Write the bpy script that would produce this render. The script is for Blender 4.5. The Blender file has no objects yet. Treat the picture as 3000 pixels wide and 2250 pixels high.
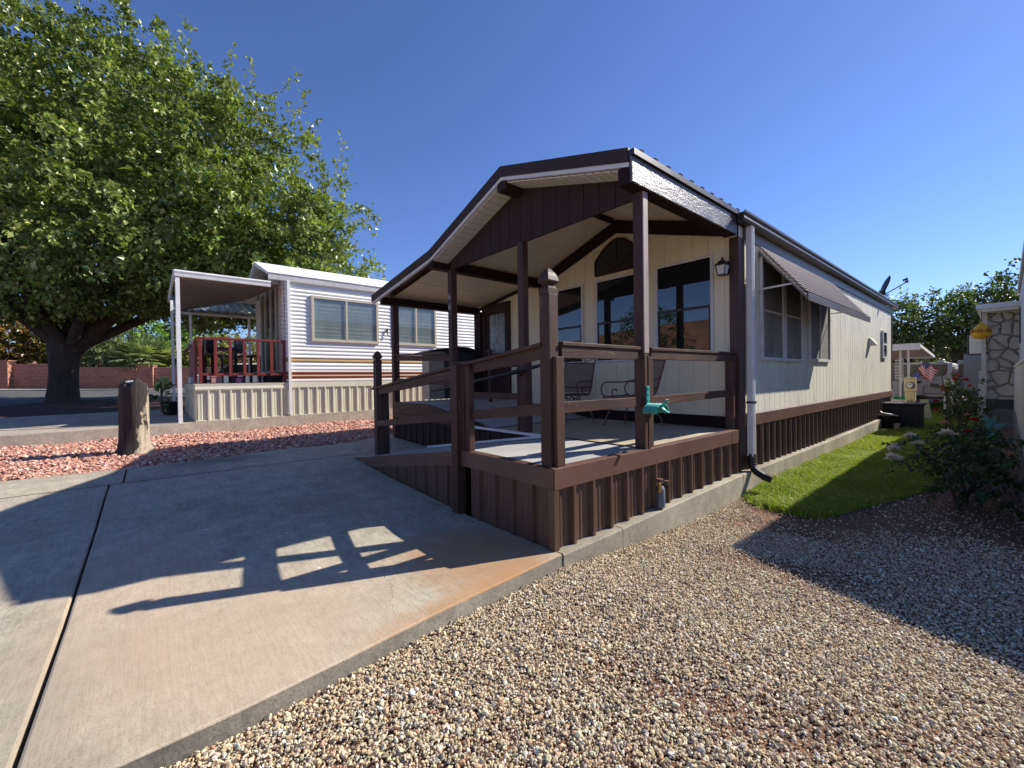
import bpy, bmesh, math, random
import numpy as np
from mathutils import Vector, Matrix
random.seed(7); RNG = np.random.default_rng(7)
sc = bpy.context.scene
col = sc.collection
R = math.radians

# ------------------------------------------------------------------ mesh builder
class MB:
    def __init__(s): s.v = []; s.f = []
    def add(s, vs, fs):
        o = len(s.v); s.v += [tuple(p) for p in vs]; s.f += [tuple(i + o for i in f) for f in fs]; return s
    def box(s, x0, x1, y0, y1, z0, z1):
        return s.add([(x0,y0,z0),(x1,y0,z0),(x1,y1,z0),(x0,y1,z0),(x0,y0,z1),(x1,y0,z1),(x1,y1,z1),(x0,y1,z1)],
                     [(0,3,2,1),(4,5,6,7),(0,1,5,4),(1,2,6,5),(2,3,7,6),(3,0,4,7)])
    def beam(s, p, q, w, h, up=(0,0,1)):            # rectangular bar from p to q: w sideways, h along up
        p = Vector(p); q = Vector(q); t = (q-p).normalized(); up = Vector(up)
        a = t.cross(up)
        if a.length < 1e-4: a = t.cross(Vector((0,1,0)))
        a.normalize(); b = a.cross(t).normalized()
        vs = []
        for c in (p, q):
            for i, j in ((-1,-1),(1,-1),(1,1),(-1,1)): vs.append(c + a*(i*w/2) + b*(j*h/2))
        return s.add(vs, [(0,1,2,3),(7,6,5,4),(0,4,5,1),(1,5,6,2),(2,6,7,3),(3,7,4,0)])
    def tube(s, pts, r, n=8, cap=True):
        pts = [Vector(p) for p in pts]; rs = r if isinstance(r, (list, tuple)) else [r]*len(pts)
        base = len(s.v); prev = None
        for i, p in enumerate(pts):
            t = (pts[min(i+1, len(pts)-1)] - pts[max(i-1, 0)]).normalized()
            if prev is None:
                a = t.cross(Vector((0,0,1)))
                if a.length < 1e-3: a = t.cross(Vector((1,0,0)))
            else: a = prev - t*prev.dot(t)
            a.normalize(); prev = a; b = t.cross(a)
            for k in range(n):
                th = 2*math.pi*k/n
                s.v.append(tuple(p + (a*math.cos(th) + b*math.sin(th))*rs[i]))
        for i in range(len(pts)-1):
            for k in range(n):
                a0 = base+i*n+k; a1 = base+i*n+(k+1) % n
                s.f.append((a0, a1, a1+n, a0+n))
        if cap:
            s.f.append(tuple(base+k for k in reversed(range(n)))); s.f.append(tuple(base+(len(pts)-1)*n+k for k in range(n)))
        return s
    def prism(s, poly, vec):
        n = len(poly); vec = Vector(vec); P = [Vector(p) for p in poly]
        return s.add(P + [p+vec for p in P], [tuple(reversed(range(n))), tuple(range(n, 2*n))] +
                     [(i, (i+1) % n, n+(i+1) % n, n+i) for i in range(n)])
    def quad(s, a, b, c, d): return s.add([a,b,c,d], [(0,1,2,3)])
    def lathe(s, c, prof, n=16, rot=0.0, sx=1, sy=1):
        vs = []; fs = []
        for r, z in prof:
            for k in range(n):
                th = 2*math.pi*k/n + rot
                vs.append((c[0]+r*sx*math.cos(th), c[1]+r*sy*math.sin(th), c[2]+z))
        for i in range(len(prof)-1):
            for k in range(n):
                fs.append((i*n+k, i*n+(k+1) % n, (i+1)*n+(k+1) % n, (i+1)*n+k))
        fs.append(tuple(reversed(range(n)))); fs.append(tuple((len(prof)-1)*n+k for k in range(n)))
        return s.add(vs, fs)
    def strip(s, A, B):                              # ribbon between two polylines of equal length
        n = len(A)
        return s.add(list(A)+list(B), [(i, i+1, n+i+1, n+i) for i in range(n-1)])
    def rib(s, p0, u, nrm, length, za, zb, pitch=.23, flip=False, depth=.038):
        """ribbed metal sheet from p0 along unit u, outward nrm, za/zb functions of distance -> bottom/top z"""
        prof = [(0,0),(.055,0),(.06,.006),(.075,.006),(.08,0),(.115,0),(.12,.006),(.135,.006),(.14,0),(.17,0),(.178,depth),(.206,depth),(.214,0)]
        pts = []; k = 0
        while k*pitch < length:
            for a, d in prof:
                t = k*pitch + a
                if t < length: pts.append((t, d))
            k += 1
        pts.append((length, 0))
        p0 = Vector(p0); u = Vector(u); nrm = Vector(nrm)
        A = []; B = []
        for t, d in pts:
            q = p0 + u*t + nrm*d
            A.append((q.x, q.y, za(t))); B.append((q.x, q.y, zb(t)))
        return s.strip(B, A) if flip else s.strip(A, B)
    def build(s, name, mat, parent=None, smooth=False, bevel=0, angle=35):
        off = Vector(parent['_w']) if parent is not None and '_w' in parent else Vector((0,0,0))
        me = bpy.data.meshes.new(name)
        me.from_pydata([tuple(Vector(p)-off) for p in s.v], [], s.f)
        me.materials.append(mat); me.validate(); me.update()
        bm = bmesh.new(); bm.from_mesh(me); bmesh.ops.recalc_face_normals(bm, faces=bm.faces); bm.to_mesh(me); bm.free()
        if smooth: me.polygons.foreach_set('use_smooth', [True]*len(me.polygons))
        o = bpy.data.objects.new(name, me); col.objects.link(o)
        if bevel:
            m = o.modifiers.new('bevel', 'BEVEL'); m.width = bevel; m.segments = 2; m.limit_method = 'ANGLE'; m.angle_limit = R(angle)
        if smooth:
            try: me.set_sharp_from_angle(angle=R(40))
            except Exception: pass
        if parent is not None:
            o.parent = parent; o['_w'] = tuple(off)
        return o

def tag(o, label, cat, group=None, kind=None):
    if label: o['label'] = label
    if cat: o['category'] = cat
    if group: o['group'] = group
    if kind: o['kind'] = kind
    return o
def struct(o): o['kind'] = 'structure'; return o
def thing(name, label, cat, loc, group=None):
    o = bpy.data.objects.new(name, None); col.objects.link(o); o.empty_display_size = .2
    o.location = loc; o['_w'] = tuple(loc)
    return tag(o, label, cat, group)

# ------------------------------------------------------------------ materials
def nodes(name):
    m = bpy.data.materials.new(name); m.use_nodes = True
    nt = m.node_tree; b = nt.nodes['Principled BSDF']
    return m, nt, b
def N(nt, t, **kw):
    n = nt.nodes.new(t)
    for k, v in kw.items():
        if k in n.inputs: n.inputs[k].default_value = v
        else: setattr(n, k, v)
    return n
def mul(c, f): return (c[0]*f, c[1]*f, c[2]*f, 1)
def mapped(nt, scale=(1,1,1), rot=(0,0,0)):
    tc = N(nt, 'ShaderNodeTexCoord'); mp = N(nt, 'ShaderNodeMapping')
    mp.inputs['Scale'].default_value = scale; mp.inputs['Rotation'].default_value = rot
    nt.links.new(tc.outputs['Object'], mp.inputs['Vector']); return mp.outputs['Vector']
def noise(nt, vec, scale, detail=5, rough=.6):
    n = N(nt, 'ShaderNodeTexNoise', Scale=scale, Detail=detail, Roughness=rough); nt.links.new(vec, n.inputs['Vector']); return n.outputs['Fac']
def ramp(nt, fac, stops):
    r = N(nt, 'ShaderNodeValToRGB'); el = r.color_ramp.elements
    while len(el) < len(stops): el.new(.5)
    for e, (p, c) in zip(el, stops): e.position = p; e.color = c if len(c) == 4 else (*c, 1)
    nt.links.new(fac, r.inputs['Fac']); return r.outputs['Color']
def mixc(nt, fac, a, b, mode='MIX'):
    m = N(nt, 'ShaderNodeMix', data_type='RGBA', blend_type=mode)
    for sock, val in ((m.inputs[0], fac), (m.inputs[6], a), (m.inputs[7], b)):
        if hasattr(val, 'links') or isinstance(val, bpy.types.NodeSocket): nt.links.new(val, sock)
        else: sock.default_value = val
    return m.outputs[2]
def bump(nt, b, fac, strength, dist=.01, prev=None):
    n = N(nt, 'ShaderNodeBump', Strength=strength, Distance=dist); nt.links.new(fac, n.inputs['Height'])
    if prev is not None: nt.links.new(prev, n.inputs['Normal'])
    nt.links.new(n.outputs['Normal'], b.inputs['Normal']); return n.outputs['Normal']
def mat(name, c, rough=.6, var=.12, scale=6, stretch=(1,1,1), bmp=0., bscale=60, bdist=.004, metal=0, spec=.5, fleck=None, rvar=.1):
    m, nt, b = nodes(name)
    v = mapped(nt, stretch)
    f1 = noise(nt, v, scale, 6); 
    cc = ramp(nt, f1, [(.3, mul(c, 1-var)), (.7, mul(c, 1+var))])
    if fleck:
        f3 = noise(nt, v, fleck[1], 8, .7)
        fm = ramp(nt, f3, [(fleck[2], (0,0,0)), (fleck[2]+.06, (1,1,1))])
        cc = mixc(nt, fm, cc, (*fleck[0], 1))
    nt.links.new(cc, b.inputs['Base Color'])
    rr = N(nt, 'ShaderNodeMapRange'); rr.inputs['To Min'].default_value = max(.02, rough-rvar); rr.inputs['To Max'].default_value = min(1, rough+rvar)
    nt.links.new(f1, rr.inputs['Value']); nt.links.new(rr.outputs[0], b.inputs['Roughness'])
    b.inputs['Metallic'].default_value = metal; b.inputs['Specular IOR Level'].default_value = spec
    if bmp: bump(nt, b, noise(nt, v, bscale, 6), bmp, bdist)
    return m
BR = (.06, .027, .019)
m_brown = mat('brown_paint', BR, .5, .22, 5, (1,1,1), .25, 50, .003)
m_wood = mat('brown_painted_wood', (.068,.034,.023), .55, .38, 9, (1,1,.12), .5, 60, .004, fleck=((.22,.155,.12), 30, .63), spec=.3)
m_woodh = mat('brown_painted_rail', (.07,.035,.024), .55, .38, 9, (.2,.2,1), .5, 60, .004, fleck=((.26,.18,.14), 26, .63), spec=.3)
m_rake = mat('brown_metal_trim', (.045,.023,.017), .5, .12, 3, spec=.3)
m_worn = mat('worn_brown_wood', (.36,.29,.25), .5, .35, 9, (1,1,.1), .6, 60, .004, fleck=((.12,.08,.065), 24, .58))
m_dark = mat('dark_maroon_boards', (.028,.010,.007), .8, .25, 5, (1,1,.2), .2, 60, .002)
m_beam = mat('dark_brown_beam', (.02,.008,.006), .75, .2, 4, (1,.3,1), .15, 40, .003, spec=.25)
m_metal = mat('brown_ribbed_metal', (.095,.05,.035), .42, .2, 4, (1,1,.25), .04, 80, .002, fleck=((.14,.1,.08), 22, .72))
m_fasc = mat('brown_fascia_metal', (.125,.066,.046), .42, .16, 3, (1,1,1), .03, 20, .003, fleck=((.2,.17,.15), 9, .74))
m_gut = mat('brown_gutter', (.035,.024,.02), .36, .12, 4)
m_frieze = mat('grey_brown_frieze', (.07,.056,.05), .45, .25, 5, (1,.25,1), .3, 30, .003)
m_white = mat('white_paint', (.72,.71,.68), .42, .08, 6, bmp=.05)
m_whitew = mat('worn_white_frame', (.58,.57,.54), .5, .15, 8, bmp=.1)
m_soff = mat('white_soffit', (.74,.70,.60), .5, .06, 3)
m_ceil = mat('cream_ceiling', (.82,.73,.54), .45, .07, 1.5, bmp=.05, bscale=14)
m_black = mat('black_metal', (.012,.012,.013), .4, .2, 8)
m_blackp = mat('black_plastic', (.007,.007,.008), .45, .2, 6, bmp=.1)
m_steel = mat('aluminium_strip', (.5,.5,.5), .4, .12, 8, metal=.6)
m_teal = mat('teal_plastic', (.05,.36,.29), .35, .25, 10)
m_wrought = mat('maroon_wrought_iron', (.15,.055,.05), .4, .2, 10)
m_cream = mat('cream_metal', (.66,.62,.47), .4, .06, 3)
m_tan = mat('tan_box_metal', (.55,.45,.26), .45, .08, 5)
m_dkgrey = mat('dark_grey', (.04,.04,.042), .5, .2, 5)
m_grey = mat('grey_panel', (.32,.33,.33), .5, .1, 5)
m_redw = mat('red_painted_wood', (.17,.02,.016), .5, .25, 7, (1,1,.3), .2, 40, .003)
m_bark = mat('tree_bark', (.075,.055,.042), .9, .45, 6, (1,1,.25), 1., 9, .06)
m_twig = mat('twig_bark', (.10,.08,.06), .9, .3, 10)
m_asph = mat('asphalt', (.085,.085,.09), .9, .18, 1.2, bmp=.3, bscale=120, fleck=((.14,.13,.12), 60, .66))
m_soil = mat('red_soil', (.17,.085,.048), .95, .4, 3, bmp=.8, bscale=40, bdist=.02)
m_mulch = mat('bark_mulch', (.07,.03,.022), .95, .5, 12, bmp=1, bscale=50, bdist=.03, fleck=((.25,.12,.09), 26, .62))
m_hill = mat('red_hillside', (.27,.13,.075), .95, .35, .12, bmp=.5, bscale=.5, bdist=.6, fleck=((.06,.06,.025), .9, .6))
m_carpet = mat('tan_deck_board', (.42,.35,.24), .85, .14, 3, bmp=.3, bscale=180, bdist=.003, fleck=((.3,.25,.18), 60, .62))
m_ramp = mat('grey_deck_board', (.40,.385,.36), .8, .16, 4, (1,.3,1), .3, 120, .003)
m_roof = mat('white_roof_coating', (.8,.79,.77), .6, .05, 2, bmp=.2, bscale=10, bdist=.01)
m_cloud = mat('yellow_cloth', (.75,.42,.015), .6, .1, 4)
m_redp = mat('red_print', (.3,.01,.02), .6, .1, 4)
m_pink = mat('pink_box', (.5,.25,.25), .6, .1, 6)
m_purple = mat('purple_box', (.06,.015,.09), .6, .1, 6)
m_aqua = mat('aqua_enamel', (.12,.34,.33), .4, .15, 8)
m_greyhouse = mat('white_house_boards', (.5,.5,.5), .55, .12, 3, (1,1,.3), .15, 30)
m_stain = mat('grey_base_panel', (.13,.13,.135), .6, .2, 3)
m_lens = mat('frosted_glass', (.6,.62,.6), .25, .05, 6)
m_screen = None

def glass_mat(name, tint, ior=1.75):
    m, nt, b = nodes(name); nt.nodes.remove(b)
    out = nt.nodes['Material Output']
    tr = N(nt, 'ShaderNodeBsdfTransparent'); tr.inputs[0].default_value = (*tint, 1)
    gl = N(nt, 'ShaderNodeBsdfGlossy'); gl.inputs['Roughness'].default_value = .015
    v = mapped(nt); bp = N(nt, 'ShaderNodeBump', Strength=.03, Distance=.01)
    nt.links.new(noise(nt, v, 1.2, 1), bp.inputs['Height']); nt.links.new(bp.outputs[0], gl.inputs['Normal'])
    fr = N(nt, 'ShaderNodeFresnel'); gm = N(nt, 'ShaderNodeNewGeometry'); mi = N(nt, 'ShaderNodeMapRange'); mi.inputs['To Min'].default_value = ior; mi.inputs['To Max'].default_value = 1/ior; nt.links.new(gm.outputs['Backfacing'], mi.inputs['Value']); nt.links.new(mi.outputs[0], fr.inputs['IOR'])
    mx = N(nt, 'ShaderNodeMixShader')
    nt.links.new(fr.outputs[0], mx.inputs[0]); nt.links.new(tr.outputs[0], mx.inputs[1]); nt.links.new(gl.outputs[0], mx.inputs[2])
    nt.links.new(mx.outputs[0], out.inputs[0]); return m
m_glass = glass_mat('tinted_window_glass', (.55,.58,.58), 1.9)
m_glass2 = glass_mat('clear_window_glass', (.8,.85,.83), 1.7)
m_inside = mat('dark_room', (.01,.01,.011), .9, .2, 3)
m_blind = mat('dark_blind', (.05,.05,.05), .7, .1, 3)
m_curtain = mat('pale_blind', (.55,.6,.56), .8, .15, 2)

def siding_mat(name, c, dirt, streak):
    m, nt, b = nodes(name)
    v = mapped(nt, (1,1,.12)); v2 = mapped(nt, (1,1,.5))
    big = noise(nt, mapped(nt, (.7,.7,.25)), 3.2, 4)
    f = noise(nt, v, 26, 8, .75)
    g = ramp(nt, f, [(.44, (0,0,0)), (.62, (1,1,1))])
    mm = N(nt, 'ShaderNodeMath', operation='MULTIPLY'); nt.links.new(g, mm.inputs[0])
    bg = ramp(nt, big, [(.38, (.15,.15,.15)), (.62, (1,1,1))]); nt.links.new(bg, mm.inputs[1])
    m2 = N(nt, 'ShaderNodeMath', operation='MULTIPLY'); nt.links.new(mm.outputs[0], m2.inputs[0]); m2.inputs[1].default_value = streak
    cc = mixc(nt, m2.outputs[0], (*c, 1), (*dirt, 1))
    nt.links.new(cc, b.inputs['Base Color']); b.inputs['Roughness'].default_value = .6
    bump(nt, b, noise(nt, v, 40, 8, .7), .35, .004)
    return m
m_side = siding_mat('cream_grooved_siding', (.74,.705,.56), (.36,.345,.29), .8)
m_front = siding_mat('cream_front_siding', (.74,.66,.46), (.60,.53,.38), .18)

def screen_mat():
    m, nt, b = nodes('dusty_window_screen')
    v = mapped(nt, (1,1,.6))
    f = noise(nt, v, 2.4, 4); c = ramp(nt, f, [(.35, (.14,.125,.105)), (.62, (.24,.215,.185))])
    sp = noise(nt, mapped(nt, (1,1,.7)), 3.1, 3); s2 = ramp(nt, sp, [(.66, (0,0,0)), (.76, (1,1,1))])
    c = mixc(nt, s2, c, (.12,.075,.055,1))
    nt.links.new(c, b.inputs['Base Color']); b.inputs['Roughness'].default_value = .75
    bump(nt, b, noise(nt, v, 400, 2), .2, .001); return m
m_screen = screen_mat()

def osb_mat():       # textured, glossy painted board on the eave
    m, nt, b = nodes('textured_painted_board')
    v = mapped(nt, (1,.28,1)); f = noise(nt, v, 26, 9, .75)
    c = ramp(nt, f, [(.35, (.05,.035,.03)), (.65, (.14,.115,.1))]); nt.links.new(c, b.inputs['Base Color'])
    b.inputs['Roughness'].default_value = .34; b.inputs['Specular IOR Level'].default_value = .9
    f2 = noise(nt, mapped(nt, (1,.16,1)), 44, 6, .7); f3 = noise(nt, mapped(nt, (1,.6,1)), 90, 4, .6)
    n1 = bump(nt, b, f, .5, .012); n2 = bump(nt, b, f2, .6, .006, n1); bump(nt, b, f3, .4, .003, n2)
    return m
m_osb = osb_mat()

def concrete_mat(name, base, rust=True, var=1.):
    m, nt, b = nodes(name)
    v = mapped(nt)
    big = noise(nt, v, .55, 6, .6); mid = noise(nt, v, 5, 7, .65); fine = noise(nt, v, 90, 5, .7)
    brush = noise(nt, mapped(nt, (.06,1,1)), 62, 5, .7)
    c = ramp(nt, big, [(.32, mul(base, 1-.2*var)), (.68, mul(base, 1+.12*var))])
    c = mixc(nt, .75, c, ramp(nt, mid, [(.3, (.62,.6,.57)), (.62, (1,1,1))]), 'MULTIPLY')
    c = mixc(nt, .2, c, ramp(nt, brush, [(.40, (.45,.43,.4)), (.52, (1,1,1))]), 'MULTIPLY')
    c = mixc(nt, .5, c, ramp(nt, noise(nt, mapped(nt, (.5,1,1)), 26, 6, .75), [(.36, (.55,.53,.5)), (.56, (1,1,1))]), 'MULTIPLY')
    c = mixc(nt, .6, c, ramp(nt, fine, [(.36, (.45,.43,.4)), (.5, (1,1,1))]), 'MULTIPLY')
    # drying stains
    st = noise(nt, mapped(nt, (.25,1,1)), 1.3, 5, .6)
    c = mixc(nt, ramp(nt, st, [(.48, (0,0,0)), (.62, (.55,.55,.55))]), c, mul((base[0]*.62, base[1]*.6, base[2]*.58), 1))
    if rust:
        tc = N(nt, 'ShaderNodeTexCoord')
        def blob(cx, cy, sx, sy, rot, colr, k, nsc):
            mp = N(nt, 'ShaderNodeMapping', vector_type='TEXTURE')
            mp.inputs['Location'].default_value = (cx, cy, 0); mp.inputs['Scale'].default_value = (sx, sy, 9); mp.inputs['Rotation'].default_value = (0,0,R(rot))
            nt.links.new(tc.outputs['Object'], mp.inputs['Vector'])
            dl = N(nt, 'ShaderNodeVectorMath', operation='LENGTH'); nt.links.new(mp.outputs[0], dl.inputs[0])
            ad = N(nt, 'ShaderNodeMath', operation='ADD'); nt.links.new(dl.outputs['Value'], ad.inputs[0])
            nn = N(nt, 'ShaderNodeMath', operation='MULTIPLY'); nt.links.new(noise(nt, mapped(nt, (.4,1,1)), nsc, 6, .7), nn.inputs[0]); nn.inputs[1].default_value = .75
            nt.links.new(nn.outputs[0], ad.inputs[1])
            return ramp(nt, ad.outputs[0], [(.55, (k,k,k)), (1.0, (k*.35,)*3), (1., (0,0,0))] if 0 else [(.62, (k,k,k)), (.85, (k*.5,)*3), (1.0, (0,0,0))]), colr
        for a in ((-.3,-.45,1.35,1.0,20,(.36,.18,.07,1),.7,5.5), (.16,-.8,.36,1.3,4,(.42,.21,.075,1),.65,6), (-.3,-1.8,1.5,1.3,-12,(.56,.40,.27,1),.5,2.2), (-1.4,-2.3,2.4,.8,-8,(.55,.39,.27,1),.4,2.), (-5.0,-1.5,.5,1.1,0,(.12,.10,.085,1),.6,3.)):
            fm, cr = blob(*a); c = mixc(nt, fm, c, cr)
    # chips of white paint / lime
    vo = N(nt, 'ShaderNodeTexVoronoi', Scale=3.1, Randomness=1); wd = N(nt, 'ShaderNodeTexNoise', Scale=22, Detail=3); nt.links.new(v, wd.inputs['Vector']); ws_ = N(nt, 'ShaderNodeVectorMath', operation='MULTIPLY_ADD'); nt.links.new(wd.outputs['Color'], ws_.inputs[0]); ws_.inputs[1].default_value = (.06,.06,.06); nt.links.new(mapped(nt, (1,1.6,1)), ws_.inputs[2]); nt.links.new(ws_.outputs[0], vo.inputs['Vector'])
    ch = ramp(nt, vo.outputs['Distance'], [(.045, (.9,.9,.9)), (.06, (0,0,0))])
    gate = ramp(nt, noise(nt, v, 1.4, 2), [(.5, (0,0,0)), (.55, (1,1,1))])
    mg = N(nt, 'ShaderNodeMath', operation='MULTIPLY'); nt.links.new(ch, mg.inputs[0]); nt.links.new(gate, mg.inputs[1])
    c = mixc(nt, mg.outputs[0], c, (.72,.68,.6,1))
    if rust:                                        # hairline cracks and dark drips
        sx_ = N(nt, 'ShaderNodeSeparateXYZ'); nt.links.new(v, sx_.inputs[0]); wn = noise(nt, v, 5, 6, .7)
        for (ax, bb, x0, x1) in ((-.32,-1.22,-.9,-.02), (.25,-.55,-4.6,-3.7), (1.6,2.2,-3.4,-2.6)):
            e = N(nt, 'ShaderNodeMath', operation='MULTIPLY_ADD'); nt.links.new(sx_.outputs['X'], e.inputs[0]); e.inputs[1].default_value = -ax; nt.links.new(sx_.outputs['Y'], e.inputs[2])
            e2 = N(nt, 'ShaderNodeMath', operation='MULTIPLY_ADD'); nt.links.new(wn, e2.inputs[0]); e2.inputs[1].default_value = .22; nt.links.new(e.outputs[0], e2.inputs[2])
            e3 = N(nt, 'ShaderNodeMath', operation='COMPARE'); nt.links.new(e2.outputs[0], e3.inputs[0]); e3.inputs[1].default_value = bb+.11; e3.inputs[2].default_value = .0022
            g1 = N(nt, 'ShaderNodeMath', operation='COMPARE'); nt.links.new(sx_.outputs['X'], g1.inputs[0]); g1.inputs[1].default_value = (x0+x1)/2; g1.inputs[2].default_value = (x1-x0)/2
            g2 = N(nt, 'ShaderNodeMath', operation='MULTIPLY'); nt.links.new(e3.outputs[0], g2.inputs[0]); nt.links.new(g1.outputs[0], g2.inputs[1])
            c = mixc(nt, g2.outputs[0], c, (.2,.16,.12,1))
    nt.links.new(c, b.inputs['Base Color']); b.inputs['Roughness'].default_value = .88
    n1 = bump(nt, b, brush, .3, .005); bump(nt, b, fine, .35, .004, n1)
    return m
m_conc = concrete_mat('brushed_concrete', (.53,.465,.35))
m_conc2 = concrete_mat('neighbour_concrete', (.56,.48,.38), False)
m_edge = concrete_mat('rough_slab_edge', (.30,.26,.20), False, 3)
m_foot = concrete_mat('footing_concrete', (.46,.40,.30), False, 2.6)

def attr_mat(name, attr, rough=.85, bmp=0., bscale=80, mulc=1., trans=0., spec=.4):
    m, nt, b = nodes(name)
    a = N(nt, 'ShaderNodeAttribute', attribute_name=attr)
    nt.links.new(a.outputs['Color'], b.inputs['Base Color']); b.inputs['Roughness'].default_value = rough; b.inputs['Specular IOR Level'].default_value = spec
    if bmp: bump(nt, b, noise(nt, mapped(nt), bscale, 4), bmp, .003)
    if trans:
        out = nt.nodes['Material Output']; tl = N(nt, 'ShaderNodeBsdfTranslucent')
        g = mixc(nt, 1., a.outputs['Color'], (1.25,1.35,.45,1), 'MULTIPLY'); nt.links.new(g, tl.inputs[0])
        mx = N(nt, 'ShaderNodeMixShader'); mx.inputs[0].default_value = trans
        nt.links.new(b.outputs[0], mx.inputs[1]); nt.links.new(tl.outputs[0], mx.inputs[2]); nt.links.new(mx.outputs[0], out.inputs[0])
    return m
m_stone = attr_mat('pea_gravel', 'tint', .8, .3, 160)
m_rstone = attr_mat('red_rock_chips', 'tint', .85, .3, 120)
m_leaf = attr_mat('green_leaf', 'tint', .38, 0, trans=.27, spec=.6)
m_grass = attr_mat('grass_blade', 'tint', .6, 0, trans=.35)
m_petal = attr_mat('rose_petal', 'tint', .6, 0, trans=.25)

# ------------------------------------------------------------------ numpy mesh clouds
def npmesh(name, V, F, C, material, parent=None):
    off = np.array(parent['_w']) if parent is not None else np.zeros(3)
    V = (V - off).astype(np.float32); k = F.shape[1]
    me = bpy.data.meshes.new(name)
    me.vertices.add(len(V)); me.vertices.foreach_set('co', V.ravel())
    me.loops.add(F.size); me.loops.foreach_set('vertex_index', F.ravel().astype(np.int32))
    me.polygons.add(len(F)); me.polygons.foreach_set('loop_start', np.arange(0, F.size, k, dtype=np.int32))
    me.polygons.foreach_set('loop_total', np.full(len(F), k, dtype=np.int32))
    me.update(calc_edges=True)
    a = me.attributes.new('tint', 'FLOAT_COLOR', 'POINT')
    a.data.foreach_set('color', np.concatenate([C, np.ones((len(C), 1))], 1).astype(np.float32).ravel())
    me.materials.append(material); me.polygons.foreach_set('use_smooth', [False]*len(me.polygons))
    o = bpy.data.objects.new(name, me); col.objects.link(o)
    if parent is not None: o.parent = parent; o['_w'] = tuple(off)
    return o
def randrot(n):
    q = RNG.normal(size=(n, 4)); q /= np.linalg.norm(q, axis=1)[:, None]; w, x, y, z = q.T
    return np.stack([np.stack([1-2*(y*y+z*z), 2*(x*y-w*z), 2*(x*z+w*y)], -1), np.stack([2*(x*y+w*z), 1-2*(x*x+z*z), 2*(y*z-w*x)], -1),
                     np.stack([2*(x*z-w*y), 2*(y*z+w*x), 1-2*(x*x+y*y)], -1)], 1)
t_ = (1+5**.5)/2
ICO_V = np.array([(-1,t_,0),(1,t_,0),(-1,-t_,0),(1,-t_,0),(0,-1,t_),(0,1,t_),(0,-1,-t_),(0,1,-t_),(t_,0,-1),(t_,0,1),(-t_,0,-1),(-t_,0,1)])/np.hypot(1, t_)
ICO_F = np.array([(0,11,5),(0,5,1),(0,1,7),(0,7,10),(0,10,11),(1,5,9),(5,11,4),(11,10,2),(10,7,6),(7,1,8),(3,9,4),(3,4,2),(3,2,6),(3,6,8),(3,8,9),(4,9,5),(2,4,11),(6,2,10),(8,6,7),(9,8,1)])
def stones(name, P, size, colors, material):
    n = len(P)
    V = ICO_V[None]*(1+RNG.normal(0, .16, (n, 12, 1)))
    V = V*(size[:, None, None]*np.stack([RNG.uniform(.75,1.3,n), RNG.uniform(.6,1.0,n), RNG.uniform(.45,.8,n)], 1)[:, None, :])
    Rm = randrot(n); V = np.einsum('nij,nkj->nki', Rm, V); V[:, :, 2] *= .8
    V += P[:, None, :]
    F = (ICO_F[None] + (np.arange(n)*12)[:, None, None]).reshape(-1, 3)
    return npmesh(name, V.reshape(-1, 3), F, np.repeat(colors, 12, 0), material)
def vnoise(x, y, s, seed=0):
    r = np.random.default_rng(seed); ph = r.uniform(0, 6.28, (6, 2)); k = r.normal(0, s, (6, 2))
    return sum(np.sin(k[i,0]*x+k[i,1]*y+ph[i,0]) for i in range(6))/2.4
def palette(n, cols, w, jit=.12):
    c = np.array(cols)[RNG.choice(len(cols), n, p=np.array(w)/sum(w))]
    return np.clip(c*(1+RNG.normal(0, jit, (n, 1)))*(1+RNG.normal(0, .04, (n, 3))), .01, .9)
def leaves(name, P, T, size, colors, material, parent, wid=.34, fold=.12, nrm=None):
    """P positions, T tip directions: one folded four-vertex leaf each"""
    n = len(P); T = T/np.linalg.norm(T, axis=1)[:, None]
    up = RNG.normal(0, .55, (n, 3)) + np.array([0, 0, 1.]) if nrm is None else nrm
    S = np.cross(T, up); S /= np.linalg.norm(S, axis=1)[:, None]+1e-9; U = np.cross(S, T)
    L = size[:, None]
    V = np.stack([P, P+T*L*.45+S*L*wid+U*L*fold, P+T*L-U*L*.08, P+T*L*.45-S*L*wid+U*L*fold], 1)
    b = np.arange(n)*4
    F = np.concatenate([np.stack([b, b+1, b+2], 1), np.stack([b, b+2, b+3], 1)])
    return npmesh(name, V.reshape(-1, 3), F, np.repeat(colors, 4, 0), material, parent)
def sphere_dirs(n):
    d = RNG.normal(size=(n, 3)); return d/np.linalg.norm(d, axis=1)[:, None]
def spray_cloud(lobes, dens, per, leaf, spray=.9, droop=.35, shell=(.55, 1.05), jit=.14):
    """leaf sprays over a set of lobes (x,y,z,rx,ry,rz)"""
    Ps, Ts = [], []
    for (x, y, z, rx, ry, rz) in lobes:
        n = int(dens*(rx*ry*rz)**(2/3.)*4)
        d = sphere_dirs(n); r = RNG.uniform(*shell, n)**.7
        c = np.array([x, y, z]) + d*np.array([rx, ry, rz])*r[:, None]
        dirn = d*.8 + RNG.normal(0, .45, (n, 3)) + np.array([0, 0, .25]); dirn /= np.linalg.norm(dirn, axis=1)[:, None]
        ln = spray*RNG.uniform(.5, 1.25, n)
        t = RNG.uniform(0, 1, (n, per))
        p = c[:, None, :] + dirn[:, None, :]*(ln[:, None]*t)[..., None] - np.array([0, 0, 1])*(droop*ln[:, None]*t**2)[..., None] + RNG.normal(0, jit*spray, (n, per, 3))*np.array([1,1,.7])
        td = dirn[:, None, :]*.6 + RNG.normal(0, .6, (n, per, 3)) + np.array([0, 0, -.35])
        Ps.append(p.reshape(-1, 3)); Ts.append(td.reshape(-1, 3))
    return np.concatenate(Ps), np.concatenate(Ts)
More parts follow.
